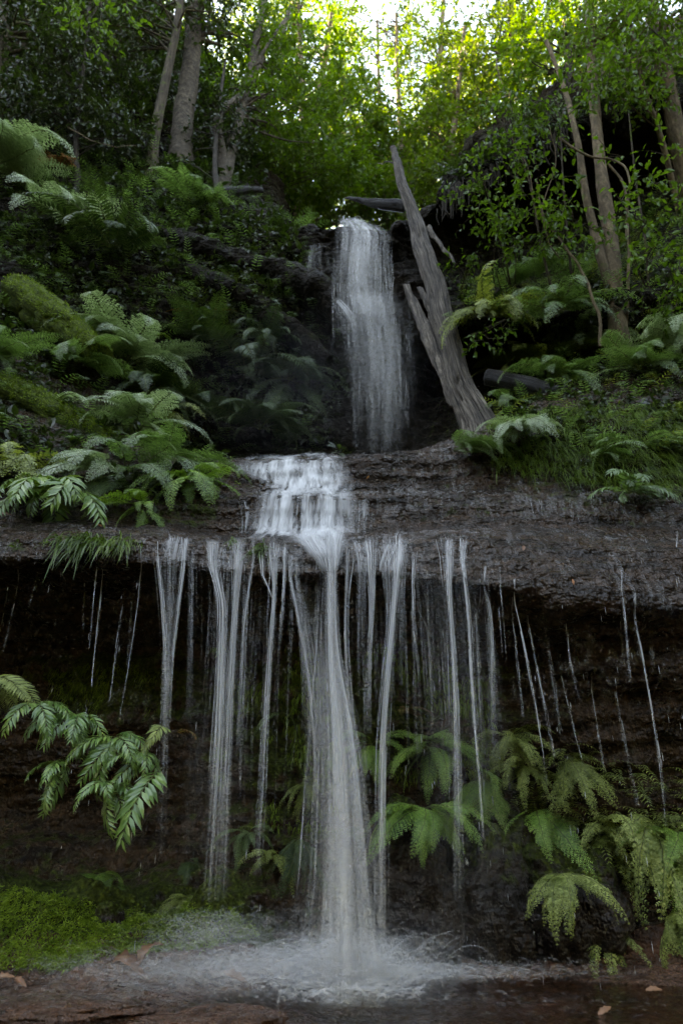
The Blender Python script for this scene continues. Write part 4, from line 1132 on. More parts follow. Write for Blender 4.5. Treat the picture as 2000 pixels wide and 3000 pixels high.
LB = 'ferns on the left bank'
FRN = [
 # left bank
 ('pale lacy fern leaning in from the left edge above the mossy logs', (-40, 520), 'lacy', M_FERNPALE, 1.5, [(-55, 1, 'arch'), (-30, 1.1, 'arch'), (-80, .9, 'arch'), (-10, .8, 'flat'), (-110, .8, 'arch')], LB),
 ('silvery fern whose frond tip reaches out over dark rock at upper left', (120, 640), 'lacy', M_FERNPALE, 1.15, [(-15, 1.0, 'flat'), (-40, .9, 'hang'), (-75, .8, 'arch'), (10, .7, 'flat')], LB),
 ('grey-green fern growing below the slender leaning trunk', (560, 600), 'ladder', M_FERN, .8, 5, LB, 'arch', -60, 70),
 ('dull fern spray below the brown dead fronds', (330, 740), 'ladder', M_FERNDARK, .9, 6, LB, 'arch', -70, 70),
 ('tall pale fern shuttlecock at the middle of the left bank', (360, 1080), 'lacy', M_FERNPALE, 1.0, [(-95, 1, 'up'), (-130, .95, 'up'), (-60, .9, 'up'), (-15, .8, 'arch'), (-80, .8, 'arch'), (180, .7, 'arch')], LB),
 ('upright fern with a ladder-like frond behind the pale shuttlecock', (400, 1000), 'ladder', M_FERNGREEN, .75, [(60, .95, 'up'), (100, .9, 'up'), (20, .8, 'up')], LB),
 ('fern holding one level frond out to the right below the shuttlecock', (400, 1065), 'lacy', M_FERNPALE, .72, [(-12, 1, 'flat'), (-30, .8, 'flat'), (10, .6, 'arch')], LB),
 ('bright green fern cut by the left edge above the lower mossy log', (-30, 1060), 'lacy', M_FERN, .7, [(-40, 1, 'flat'), (-60, .9, 'arch'), (-15, .9, 'flat'), (-90, .8, 'arch')], LB),
 ('small fern with one arching frond over the lower mossy log', (150, 1190), 'ladder', M_FERNPALE, .55, [(-15, 1, 'flat'), (-30, .8, 'arch')], LB),
 ('large pale fern drooping at the foot of the left bank', (400, 1270), 'lacy', M_FERNPALE, .72, [(-90, 1, 'arch'), (-50, 1.05, 'arch'), (-20, .9, 'arch'), (-120, .9, 'arch'), (-70, .8, 'up')], LB),
 ('dark shaded fern just above the large drooping fern', (430, 1160), 'lacy', M_FERNDARK, .7, 5, LB, 'arch', -40, 60),
 ('silver glossy fern hanging toward the ledge', (300, 1380), 'lacy', M_FERNPALE, .62, [(-115, 1, 'hang'), (-85, .95, 'hang'), (-60, .9, 'hang'), (-140, .8, 'hang')], LB),
 ('second silver fern hanging beside the rock crevice', (370, 1400), 'lacy', M_FERN, .55, 4, LB, 'hang', -80, 45),
 ('olive feathery fern at the left edge above the ledge', (40, 1380), 'coral', M_FERNOLIVE, .62, 6, LB, 'hang', -80, 60),
 ('glossy fern drooping onto the left end of the wet ledge', (170, 1460), 'broad', M_GLOSSY, .5, 5, LB, 'hang', -90, 60),
 ('vivid green fern spilling over the ledge beside the cascade', (560, 1430), 'lacy', M_FERNGREEN, .58, [(-100, 1, 'hang'), (-70, 1, 'hang'), (-40, .9, 'arch'), (-125, .85, 'hang'), (-20, .8, 'arch')], LB),
 ('green fern on the crest of the bank above the vivid one', (480, 1350), 'lacy', M_FERN, .62, 5, LB, 'arch', -50, 60),
 ('low fern tucked at the back of the ledge under the bank', (420, 1490), 'lacy', M_FERNGREEN, .45, 4, LB, 'hang', -90, 60),
 ('fern with mid-green fronds halfway up between two mossy logs', (230, 1080), 'lacy', M_FERN, .6, 5, LB, 'arch', -60, 70),
 ('small light fern under the upper mossy log', (330, 1010), 'lacy', M_FERN, .5, 4, LB, 'arch', -70, 60),
 ('yellowing fern in the crevice above the vivid fern', (480, 1220), 'coral', M_FERNOLIVE, .5, 5, LB, 'hang', -60, 60),
 # shade beside the upper fall
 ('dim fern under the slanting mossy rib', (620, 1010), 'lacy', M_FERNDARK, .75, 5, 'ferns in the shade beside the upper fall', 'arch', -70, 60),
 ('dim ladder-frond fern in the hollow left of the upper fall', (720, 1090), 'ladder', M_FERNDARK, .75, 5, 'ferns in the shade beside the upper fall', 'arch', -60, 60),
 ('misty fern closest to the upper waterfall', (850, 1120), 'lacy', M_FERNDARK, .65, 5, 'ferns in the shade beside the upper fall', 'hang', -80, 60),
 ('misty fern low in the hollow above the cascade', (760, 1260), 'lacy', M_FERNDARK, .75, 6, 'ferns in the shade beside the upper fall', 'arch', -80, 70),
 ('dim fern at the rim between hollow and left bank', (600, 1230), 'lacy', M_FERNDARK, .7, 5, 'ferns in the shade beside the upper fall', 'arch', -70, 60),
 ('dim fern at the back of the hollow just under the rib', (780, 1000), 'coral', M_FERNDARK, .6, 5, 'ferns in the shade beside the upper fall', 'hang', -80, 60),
 # right bank
 ('bright green fern growing on the brown rock step', (1330, 1330), 'lacy', M_FERN, .6, [(-20, 1, 'arch'), (-50, .9, 'arch'), (-80, .7, 'arch'), (10, .8, 'flat')], 'ferns on the right bank'),
 ('pale fern drooping at the corner of the hanging grass', (1530, 1265), 'lacy', M_FERNPALE, .55, [(-95, 1, 'hang'), (-120, .9, 'hang'), (-150, .9, 'arch'), (-70, .8, 'hang')], 'ferns on the right bank'),
 ('olive fern clump on the shelf above the black cavity', (1430, 930), 'coral', M_FERNOLIVE, .75, 7, 'ferns on the right bank', 'hang', -90, 80),
 ('pale arching fern above the olive clump', (1560, 840), 'lacy', M_FERN, .8, 5, 'ferns on the right bank', 'arch', -110, 70),
 ('fern on the shelf left of the twin trunk', (1640, 920), 'coral', M_FERN, .7, 6, 'ferns on the right bank', 'arch', -100, 70),
 ('silver fern at the foot of the twin trunk', (1720, 1030), 'lacy', M_FERNPALE, .7, [(-100, 1, 'arch'), (-130, .9, 'up'), (-70, .9, 'arch'), (-160, .8, 'arch'), (-40, .8, 'arch')], 'ferns on the right bank'),
 ('yellow-green fern behind the short fallen log', (1520, 1090), 'lacy', M_FERNOLIVE, .7, 6, 'ferns on the right bank', 'arch', -100, 80),
 ('fern crowding the upper end of the short fallen log', (1640, 1120), 'lacy', M_FERN, .65, 6, 'ferns on the right bank', 'arch', -90, 80),
 ('pale fern cut by the right edge beside the dark hollow', (2030, 1020), 'lacy', M_FERNPALE, .85, [(-150, 1, 'arch'), (-125, 1, 'arch'), (-170, .9, 'flat'), (-100, .9, 'hang')], 'ferns on the right bank'),
 ('fern just right of the foot of the twin trunk', (1880, 1090), 'lacy', M_FERN, .65, 5, 'ferns on the right bank', 'arch', -100, 70),
 ('small fern frond lying on the hanging grass', (1870, 1310), 'ladder', M_FERN, .5, [(-10, 1, 'arch'), (-170, .9, 'arch'), (-60, .7, 'hang')], 'ferns on the right bank'),
 ('single drooping fern near the lower end of the grass bank', (1760, 1340), 'ladder', M_FERN, .42, 3, 'ferns on the right bank', 'hang', -80, 50),
 ('fern under the short fallen log', (1500, 1200), 'lacy', M_FERN, .5, 4, 'ferns on the right bank', 'hang', -100, 60),
 ('small green fern at the edge of the wet shelf on the right', (1840, 1450), 'broad', M_FERN, .32, 4, 'ferns on the right bank', 'arch', -90, 80),
 # lower fall
 ('big vivid green fern draped over the boulder behind the streams', (1240, 2370, 5.15), 'lacy', M_FERNGREEN, .55, [(-90, 1, 'hang'), (-50, 1, 'hang'), (-130, 1, 'hang'), (-20, .9, 'hang'), (-165, .95, 'hang'), (-70, .7, 'limp'), (-110, .7, 'limp')], 'ferns behind the lower fall'),
 ('green fern rooted above the big vivid one', (1260, 2190), 'lacy', M_FERNGREEN, .45, 6, 'ferns behind the lower fall', 'hang', -90, 80),
 ('lone fern frond tinged red and yellow behind the streams', (1170, 2090), 'ladder', M_FERNRED, .26, [(-25, 1, 'arch'), (-75, .8, 'arch'), (-5, .6, 'flat')], 'ferns behind the lower fall'),
 ('green fern half hidden by the central plunge', (1090, 2180), 'lacy', M_FERNGREEN, .4, 5, 'ferns behind the lower fall', 'hang', -90, 70),
 ('yellow-green fern tuft at the end of the slender streams', (1490, 2160), 'coral', M_FERNOLIVE, .42, 6, 'ferns behind the lower fall', 'hang', -90, 70),
 ('round-headed light fern below the yellow-green tuft', (1530, 2250), 'coral', M_FERNOLIVE, .4, 6, 'ferns behind the lower fall', 'hang', -100, 70),
 ('brownish wet fern clinging under the slanting threads', (1660, 2210), 'coral', M_FERNOLIVE, .48, 6, 'ferns behind the lower fall', 'limp', -80, 70),
 ('deep green fern skirt hanging between the two boulders', (1570, 2380), 'lacy', M_FERNGREEN, .5, 6, 'ferns behind the lower fall', 'limp', -90, 60),
 ('fern hanging right behind the brightest slender stream', (1400, 2270), 'lacy', M_FERNGREEN, .42, 5, 'ferns behind the lower fall', 'limp', -90, 60),
 ('pale olive fern mop drooping over the right-hand boulder', (1640, 2560, 5.0), 'coral', M_FERNOLIVE, .4, [(-90, 1, 'hang'), (-60, 1, 'hang'), (-30, .9, 'hang'), (-120, 1, 'hang'), (-150, .8, 'hang'), (-75, .7, 'limp')], 'ferns at the lower right'),
 ('olive fern arching above the wet rock hollow at lower right', (1760, 2440), 'coral', M_FERNOLIVE, .5, 6, 'ferns at the lower right', 'hang', -110, 80),
 ('tall light fern sprays near the lower right edge', (1900, 2420), 'coral', M_FERNOLIVE, .55, 6, 'ferns at the lower right', 'hang', -100, 70),
 ('olive fern hanging at the very right edge above the pool', (1990, 2560), 'coral', M_FERNOLIVE, .5, 6, 'ferns at the lower right', 'hang', -110, 70),
 ('drooping brown-green fern above the pool at far right', (1960, 2680), 'coral', M_FERNOLIVE, .4, 5, 'ferns at the lower right', 'limp', -100, 60),
 ('dark green fern tucked behind the olive sprays at right', (1960, 2460), 'lacy', M_FERNGREEN, .5, 5, 'ferns at the lower right', 'hang', -90, 60),
 ('wet fern trailing down to the splash right of the boulder', (1740, 2720), 'coral', M_FERNOLIVE, .42, 5, 'ferns at the lower right', 'limp', -90, 60),
 ('small fern between the two left streams', (730, 2440), 'lacy', M_FERN, .30, 5, 'ferns on the wall left of the plunge', 'hang', -90, 80),
 ('yellowish fern left of the plunge at boulder height', (800, 2510), 'coral', M_FERNOLIVE, .32, 4, 'ferns on the wall left of the plunge', 'hang', -60, 60),
 ('tiny bluish fern high on the wall left of the plunge', (825, 2090), 'ladder', M_FERN, .26, [(-130, 1, 'hang'), (-30, .8, 'hang')], 'ferns on the wall left of the plunge'),
 ('dull fern brushed by the left side of the plunge', (900, 2290), 'coral', M_FERNOLIVE, .42, 5, 'ferns on the wall left of the plunge', 'hang', -80, 70),
 ('dark fern on the wall beside the plunge', (880, 2460), 'coral', M_FERNDARK, .4, 5, 'ferns on the wall left of the plunge', 'limp', -80, 60),
 ('small dark fern just above the moss bank', (290, 2570), 'lacy', M_FERNGREEN, .28, 5, 'ferns on the moss bank', 'arch', -80, 80),
 ('little green fern behind the moss cushion', (330, 2600), 'lacy', M_FERN, .24, 4, 'ferns on the moss bank', 'hang', -80, 80),
 ('little yellow-green fern where the left stream lands', (550, 2640), 'coral', M_FERNOLIVE, .26, 5, 'ferns on the moss bank', 'arch', -90, 80),
 ('low dark fern above the landing left stream', (560, 2530), 'lacy', M_FERNDARK, .26, 4, 'ferns on the moss bank', 'arch', -60, 60),
 # lower left edge
 ('olive fern sprays cut by the left edge under the ledge', (-40, 2000, 5.0), 'ladder', M_FERNOLIVE, .62, [(-50, 1, 'hang'), (-25, 1, 'arch'), (-75, .9, 'hang'), (-10, .8, 'hang')], 'ferns at the lower left'),
 ('glossy green fern next to the olive sprays', (110, 2060, 4.9), 'broad', M_GLOSSY, .42, [(-60, 1, 'hang'), (-100, .9, 'hang'), (-20, .9, 'arch')], 'ferns at the lower left'),
 ('big glossy fern whose leaflets hang in tiers at the lower left', (230, 2100, 5.0), 'broad', M_GLOSSY, .42, [(-120, 1, 'hang'), (-95, .95, 'hang'), (-70, 1, 'hang'), (-145, .9, 'hang'), (-165, .8, 'hang'), (-85, .75, 'limp'), (-40, .8, 'hang')], 'ferns at the lower left'),
 ('glossy fern hanging between the tiered one and the long frond', (340, 2160, 4.95), 'broad', M_GLOSSY, .42, [(-110, 1, 'limp'), (-80, .95, 'limp'), (-60, .9, 'hang'), (-130, .9, 'hang'), (-30, .8, 'hang'), (-150, .75, 'hang')], 'ferns at the lower left'),
 ('dark glossy fern lowest in the hanging cluster', (330, 2300, 4.9), 'broad', M_GLOSSY, .36, [(-115, 1, 'limp'), (-75, .9, 'limp'), (-140, .9, 'hang'), (-50, .9, 'hang')], 'ferns at the lower left'),
 ('long glossy frond hanging below the twin stream, pointed at its tip', (475, 2250, 4.85), 'broad', M_GLOSSY, .6, [(-100, 1.0, 'limp')], 'ferns at the lower left'),
 ('glossy fern lowest and nearest the left edge of the hanging cluster', (190, 2240, 4.95), 'broad', M_GLOSSY, .36, [(-120, 1, 'limp'), (-90, .9, 'hang'), (-60, 1, 'limp'), (-150, .8, 'hang')], 'ferns at the lower left'),
 ('short glossy fern between the long frond and the twin stream', (425, 2210, 4.9), 'broad', M_GLOSSY, .34, [(-110, 1, 'limp'), (-70, .9, 'hang'), (-135, .9, 'hang'), (-40, .8, 'limp')], 'ferns at the lower left'),
 ('young yellow-green frond above the long hanging one', (480, 2140, 4.9), 'broad', M_FERNOLIVE, .32, [(-80, 1, 'hang'), (-120, .8, 'limp')], 'ferns at the lower left'),
 ('small reddish frond tip pointing at the twin stream', (510, 2150, 4.9), 'broad', M_FERNRED, .2, [(-20, 1, 'arch')], 'ferns at the lower left'),
 # dead
 ('brown dead fern fronds above the pale ferns at upper left', (180, 500), 'ladder', M_FERNDEAD, .6, [(-120, 1, 'arch'), (-60, 1, 'hang'), (-90, .9, 'hang')], 'dead ferns'),
 ('withered orange-brown frond in the hollow beneath the slanting rib', (600, 915), 'ladder', M_FERNDEAD, .4, [(-170, 1, 'flat'), (-10, .8, 'flat')], 'dead ferns'),
]
for f in FRN:
    fern(*f)

# ------------------------------------------------------------------ undergrowth, moss, grass
def sample_surface(poly_list, n, lines=None, xmax=6.0):
    """random points of the rock whose picture lies inside the outlines (a plant map of the place)"""
    m = np.zeros(PX.shape, bool)
    for poly in poly_list:
        m |= inpoly(PX, PY, poly)
    lines = lines or (LI['shelf_back'], LI['roof_top'])
    m &= (rl >= lines[0]) & (rl < lines[1]) & (np.abs(G[..., 0]) < xmax)
    area = np.linalg.norm(np.cross(np.gradient(G, axis=0), np.gradient(G, axis=1)), axis=2)
    w = (area * m).ravel()
    idx = rng.choice(len(w), n, p=w / w.sum())
    r, c = np.unravel_index(idx, PX.shape)
    r2 = np.clip(r + rng.uniform(-.5, .5, n), 0, NR - 2)
    p = surf(XG[c] + rng.uniform(-.012, .012, n), r2)
    return p, NRM[r, c]

def leaf_clumps(name, label, polys, n, per, L, mat, lines=None, up=.7, wid=.55, lift=.06, cat='undergrowth'):
    p, nr = sample_surface([polys], n, lines, 16.0 if lines else 6.0)
    keep = fbm(p * 2.2, 2) > -.25
    p, nr = p[keep], nr[keep]
    n = len(p)
    pp = np.repeat(p, per, 0); nn = np.repeat(nr, per, 0)
    d = unit(nn * up + rng.normal(0, .75, (n * per, 3)) + np.array([0, -.2, .1]))
    sc = np.repeat(rng.uniform(.6, 1.5, n), per) * rng.uniform(.7, 1.2, n * per)
    c = pp + d * (rng.uniform(.1, 1, (n * per, 1)) * lift)
    d2 = unit(d + np.array([0, -.15, -.55]) + rng.normal(0, .3, d.shape))
    V, F = leaves(c, d2, nn + rng.normal(0, .5, nn.shape) + np.array([0, -.2, .6]), L * sc, L * sc * wid, .15, 6 if L > .06 else 4)
    me = mesh_np(name, V, F, False, None, [mat])
    return link(name, me, None, label, cat, kind='stuff')

LEFTB = [(-300, 330), (300, 400), (700, 560), (900, 690), (930, 860), (1000, 960), (1040, 1330), (660, 1330), (640, 1440), (600, 1480), (500, 1490), (-300, 1450)]
RIGHTB = [(1340, 860), (1700, 830), (1800, 700), (1900, 600), (2300, 420), (2300, 1400), (1420, 1330), (1460, 1240), (1500, 1090), (1620, 1060), (1600, 965), (1340, 960)]
LEFTHILL = [(-400, -200), (720, -200), (760, 540), (700, 620), (-400, 600)]
RIGHTHILL = [(1290, 520), (1600, 340), (2300, 120), (2300, 450), (1350, 560)]
leaf_clumps('left_undergrowth', 'small-leaved creepers matting the left bank between the ferns', LEFTB, 5200, 9, .055, M_UNDER)
leaf_clumps('left_herbs', 'broader dark herb leaves scattered through the left bank', LEFTB, 1500, 7, .10, M_SHADELEAF, lift=.12)
leaf_clumps('right_undergrowth', 'small-leaved creepers on the ledges of the right bank', RIGHTB, 2600, 9, .05, M_UNDER)
leaf_clumps('right_herbs', 'broader green herb leaves scattered on the right bank', RIGHTB, 900, 7, .09, M_SHADELEAF, lift=.12)
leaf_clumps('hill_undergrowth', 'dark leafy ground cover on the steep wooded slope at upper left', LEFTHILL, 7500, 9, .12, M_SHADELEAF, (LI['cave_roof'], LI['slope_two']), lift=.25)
leaf_clumps('ridge_undergrowth', 'leafy ground cover along the top of the overhang at right', RIGHTHILL, 1800, 9, .10, M_SHADELEAF, (LI['cave_roof'], LI['slope_two']), lift=.2)

def frond_scatter(name, label, polys, n, kind, size, mat, lines=None, down=.3):
    lv, rv = frond_geo(kind, 25, -60, 99, 11, .45)
    V0, F0 = lv
    p, nr = sample_surface(polys, n, lines)
    ax = unit(nr * 1.0 + rng.normal(0, .6, (n, 3)) + np.array([0, -.5, down]))
    ax = unit(ax * np.array([1, 1, .35]))
    up = np.array([0, 0, 1.0])
    side = unit(np.cross(up[None], ax))
    upp = np.cross(ax, side)
    R = np.stack([ax, side, upp], -1)
    sc = size * rng.uniform(.55, 1.25, n)
    V = np.einsum('nij,vj->nvi', R, V0) * sc[:, None, None] + p[:, None]
    F = (F0[None] + (np.arange(n) * len(V0))[:, None, None]).reshape(-1, 3)
    me = mesh_np(name, V.reshape(-1, 3), F, False, None, [mat])
    return link(name, me, None, label, 'undergrowth', kind='stuff')

frond_scatter('left_fern_thicket', 'thicket of small ferns filling the left bank', [LEFTB], 460, 'ladder', .5, M_FERN)
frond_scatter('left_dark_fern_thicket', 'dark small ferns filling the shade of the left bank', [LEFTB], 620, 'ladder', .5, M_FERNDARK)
frond_scatter('right_fern_thicket', 'thicket of small ferns covering the right bank ledges', [RIGHTB], 330, 'ladder', .46, M_FERN)
frond_scatter('right_olive_thicket', 'olive mossy ferns on the right bank ledges', [RIGHTB], 260, 'ladder', .36, M_FERNOLIVE)
frond_scatter('low_fern_thicket', 'wet ferns clinging low on the wall at lower right', [[(1420, 2150), (1700, 2200), (2300, 2380), (2300, 2700), (1800, 2740), (1650, 2600), (1440, 2400)]], 420, 'ladder', .3, M_FERNOLIVE, (LI['moss_top'], LI['lip_under']))

def blades(name, label, p, nr, per, L, wdt, mat, droop=.8, spread=.5, cat='grass', kind='stuff', bias=(0, -.35, .15), parent=None):
    n = len(p) * per
    pp = np.repeat(p, per, 0) + rng.normal(0, .012, (n, 3)); nn = np.repeat(nr, per, 0)
    d = unit(nn + rng.normal(0, spread, (n, 3)) + np.array(bias))
    Lg = L * rng.uniform(.5, 1.3, (n, 1))
    t = np.array([0, .35, .7, 1.0])
    P = pp[:, None] + d[:, None] * (Lg * t)[..., None] - np.array([0, 0, 1.0]) * (Lg * droop * t ** 2)[..., None]
    side = unit(np.cross(d, rng.normal(0, .4, (n, 3)) + np.array([0, -1, .2])))
    w = wdt * rng.uniform(.6, 1.3, (n, 1)) * np.array([[.6, 1, .8, .08]])
    V = np.stack([P + side[:, None] * w[..., None], P - side[:, None] * w[..., None]], 2).reshape(n, 8, 3)
    b = np.array([[0, 2, 3, 1], [2, 4, 5, 3], [4, 6, 7, 5]])
    F = (b[None] + (np.arange(n) * 8)[:, None, None]).reshape(-1, 4)
    me = mesh_np(name, V.reshape(-1, 3), F, True, None, [mat])
    return link(name, me, parent, label, cat, kind=kind)

p, nr = sample_surface([[(1430, 1250), (1600, 1200), (2300, 1180), (2300, 1440), (1820, 1440), (1600, 1400), (1450, 1380)]], 1500)
blades('hanging_grass', 'fine green grass hanging down the face of the right bank', p, nr, 8, .16, .0028, M_GRASS, 1.1, .4)
p, nr = sample_surface([[(-300, 2600), (60, 2610), (240, 2640), (440, 2690), (560, 2650), (700, 2680), (760, 2740), (600, 2780), (300, 2800), (200, 2850), (-300, 2850)]], 9000, (LI['bed_back'] + .3, LI['moss_top'] + .25))
blades('moss', 'soft bright green moss cushions on the bank beside the pool', p, nr, 6, .026, .0026, M_MOSSHAIR, .4, .7, 'moss')
p, nr = sample_surface([[(120, 1940), (460, 1960), (480, 2120), (180, 2080)], [(620, 1900), (1000, 1900), (1000, 2450), (640, 2400)], [(1050, 1880), (1480, 1950), (1480, 2300), (1100, 2300)], [(1150, 2400), (1700, 2400), (1700, 2600), (1200, 2500)]], 4200, (LI['moss_top'], LI['lip_under']))
k = fbm(p * 4, 3) > .05
blades('wall_moss', 'dark wet moss hanging on the wall behind the streams', p[k], nr[k], 6, .035, .0025, M_MOSSHAIR, 1.2, .5, 'moss')
p, nr = sample_surface([[(700, 1460), (640, 1340), (300, 1300), (500, 700), (1000, 900), (960, 1000), (800, 900), (700, 860)], [(1350, 820), (2200, 800), (2200, 1000), (1350, 960)]], 3500)
k = fbm(p * 3, 3) > .1
blades('cliff_moss', 'moss fringes on the cliff ribs around the upper fall', p[k], nr[k], 5, .04, .004, M_MOSSHAIR, .9, .6, 'moss')

def tuft(label, px, py, n, L, w=.0035, sx=.0):
    c, nrm = hit(px, py)
    pts = c + rng.normal(0, 1, (n, 3)) * np.array([sx, .03, .02])
    o = blades('grass_tuft', label, pts - c, np.repeat(nrm[None], n, 0), 4, L, w, M_GRASS, 1.0, .55, 'grass', 'thing', bias=(0, -.5, .35))
    o.location = Vector(c)
    o['group'] = 'grass tufts on the ledge'
tuft('broad strappy grass tuft hanging over the rim of the ledge at left', 250, 1590, 60, .20, .005, .10)
tuft('grass tuft to the right of the broad one, next to the twin stream', 345, 1600, 40, .17, .0045, .07)
tuft('small grass tuft on the rim between two streams of the veil', 770, 1610, 14, .16, .004, .03)
tuft('tiny grass sprig on the lip at the top of the veil', 688, 1600, 6, .12, .004, .015)
tuft('thin grass at the left edge of the ledge', 60, 1600, 12, .08, .003, .025)

# ------------------------------------------------------------------ boulders
def boulder(label, px, py, Y, r, seed, mossv, mat=None):
    nth, nph = 60, 96
    th = np.linspace(.01, np.pi - .01, nth)[:, None]; ph = np.linspace(0, 2 * np.pi, nph, endpoint=False)[None]
    V = np.stack([np.sin(th) * np.cos(ph), np.sin(th) * np.sin(ph), np.cos(th) + 0 * ph], -1)
    d = 1 + .22 * fbm(V * 1.3 + seed, 3) + .07 * fbm(V * 5 + seed, 4) + .05 * (1 - np.abs(fbm(V * np.array([6, 6, 2.5]) + seed, 3)))
    Vd = V * d[..., None] * np.array(r)
    mo = mossv + .6 * np.clip(V[..., 2], -.3, 1)
    me = mesh_np('boulder', Vd, grid_faces(nth, nph, True)[:, ::-1], True, {'moss': mo}, [mat or M_BOULDER])
    return link('boulder', me, None, label, 'boulder', 'boulders at the foot of the fall', loc=W(px, py, Y))
boulder('dark dripping boulder right behind the central plunge', 1190, 2640, 5.35, (.36, .3, .55), 3, .02)
boulder('mossy brown boulder under the slender streams', 1450, 2650, 5.4, (.33, .3, .55), 8, .12)
boulder('fern-covered boulder at the right end of the splash', 1680, 2690, 5.3, (.32, .3, .42), 15, .15)
boulder('low wet stone half under water at the bottom edge', 640, 3010, 3.95, (.30, .22, .07), 21, -.6, M_BED)
boulder('flat brown stone in the shallows at the bottom left', 150, 2960, 4.15, (.5, .2, .05), 27, -.6, M_BED)
boulder('small mossy stone on the moss bank', 320, 2690, 5.1, (.09, .08, .09), 33, .3)

def rock_rib(label, pts, radii, seed):
    C = spline(np.array(pts), 90); base = C[0].copy(); C = C - base
    cl = np.concatenate([[0], np.cumsum(np.linalg.norm(np.diff(np.array(pts), axis=0), axis=1))])
    Rr = np.interp(np.linspace(0, 1, 90), cl / cl[-1], radii)
    V, F = tubes(C[None], Rr[None], 32)
    V = V.reshape(90, 32, 3); c = C[:, None]
    V = c + (V - c) * (1 + .35 * fbm(V * 1.6 + seed, 3) + .12 * fbm(V * 6 + seed, 3))[..., None] * np.array([1, 1.2, .8])
    nz = (V - c)[..., 2] / (np.linalg.norm(V - c, axis=2) + 1e-6)
    me = mesh_np('rock_rib', V, F[:, ::-1], True, {'moss': .30 + .35 * nz}, [M_CLIFF])
    link('rock_rib', me, None, label, 'rock', 'slanting rock ribs', loc=base)
rock_rib('upper slanting mossy rock rib that carries the side runnel', [W(430, 660, 8.3), W(600, 740, 8.2), W(760, 795, 8.15), W(900, 845, 8.05), W(985, 900, 8.0), W(1040, 985, 8.0)], [.1, .22, .26, .26, .24, .1], 4)
rock_rib('lower slanting rock rib above the shaded ferns', [W(480, 760, 8.2), W(620, 840, 8.1), W(760, 920, 8.1), W(880, 1000, 8.15), W(960, 1060, 8.2)], [.1, .2, .22, .2, .1], 11)

# ------------------------------------------------------------------ logs
def log(label, pts, radii, mat, name='log', sides=28, nn=90, ridge=.10, group=None, cat='log', parts=None):
    pts = np.array(pts)
    C = spline(pts, nn)
    C = C + max(radii) * .16 * np.stack([fbm(np.stack([np.linspace(0, 9, nn) + 31 * q_, np.zeros(nn), np.zeros(nn)], -1), 3) for q_ in range(3)], -1) * np.linspace(0, 1, nn)[:, None]
    base = C[0]
    z = Vector(C[-1] - C[0]).normalized()
    q = Vector((0, 0, 1)).rotation_difference(z)
    Rm = np.array(q.to_matrix())
    loc = (C - base) @ Rm
    cl = np.concatenate([[0], np.cumsum(np.linalg.norm(np.diff(pts, axis=0), axis=1))])
    Rr = np.interp(np.linspace(0, 1, nn), cl / cl[-1], radii)
    V, F = tubes(loc[None], Rr[None], sides)
    V = V.reshape(nn, sides, 3)
    ang = np.arange(sides) / sides * 2 * np.pi
    a3 = np.stack([np.cos(ang)[None] * 2.6 + 0 * Rr[:, None], np.sin(ang)[None] * 2.6 + 0 * Rr[:, None], loc[:, None, 2] * .9 + 0 * ang[None]], -1)
    crk = fbm(a3 * np.array([1.5, 1.5, .7]) + 5, 3)
    dd = 1 + ridge * .9 * fbm(a3 * np.array([.6, .6, 1]), 3) - 1.5 * ridge * np.exp(-(crk / .07) ** 2) + ridge * .35 * fbm(a3 * np.array([4, 4, 1.5]), 2)
    V = loc[:, None] + (V - loc[:, None]) * dd[..., None]
    V = np.concatenate([V.reshape(-1, 3), loc[:1], loc[-1:]])
    n0 = nn * sides
    j = np.arange(sides)
    caps = np.concatenate([np.stack([np.full(sides, n0), (j + 1) % sides, j], -1), np.stack([np.full(sides, n0 + 1), (nn - 1) * sides + j, (nn - 1) * sides + (j + 1) % sides], -1)])
    bk = np.stack([np.cos(ang)[None] * .3 + 0 * Rr[:, None], np.sin(ang)[None] * .3 + 0 * Rr[:, None], loc[:, None, 2] + 0 * ang[None]], -1).reshape(-1, 3)
    bk = np.concatenate([bk, loc[:1], loc[-1:]])
    me = mesh_np(name, V, [F, caps], True, {'bark': bk}, [mat])
    if parts:
        root = link(name, None, None, label, cat, group, loc=base)
        o = link('trunk', me, root)
        o.rotation_mode = 'QUATERNION'; o.rotation_quaternion = q
        for (pn, pp, pr, pm) in parts:
            C2 = spline(np.array(pp), 30) - base
            R2 = np.interp(np.linspace(0, 1, 30), np.linspace(0, 1, len(pr)), pr)
            V2, F2 = tubes((C2 @ Rm)[None], R2[None], 10, .6)
            V2 = V2 + .03 * np.stack([fbm(V2 * np.array([11, 11, 3]) + 7 * q_, 3) for q_ in range(3)], -1)
            o2 = link(pn, mesh_np(pn, V2, F2, True, {'bark': V2}, [pm]), root)
            o2.rotation_mode = 'QUATERNION'; o2.rotation_quaternion = q
        return root
    o = link(name, me, None, label, cat, group, loc=base)
    o.rotation_mode = 'QUATERNION'; o.rotation_quaternion = q
    if mat is M_MOSSLOG:
        vv = V[:n0]; nn_ = unit(vv - np.repeat(loc, sides, 0))
        wn_ = nn_ @ Rm.T
        ok = np.flatnonzero((wn_[:, 2] > -.3))
        ok = rng.choice(ok, 1600)
        blades('moss', None, vv[ok], nn_[ok], 4, .022, .004, M_MOSSHAIR, .3, .8, None, 'stuff', (0, 0, 0), o)
    return o

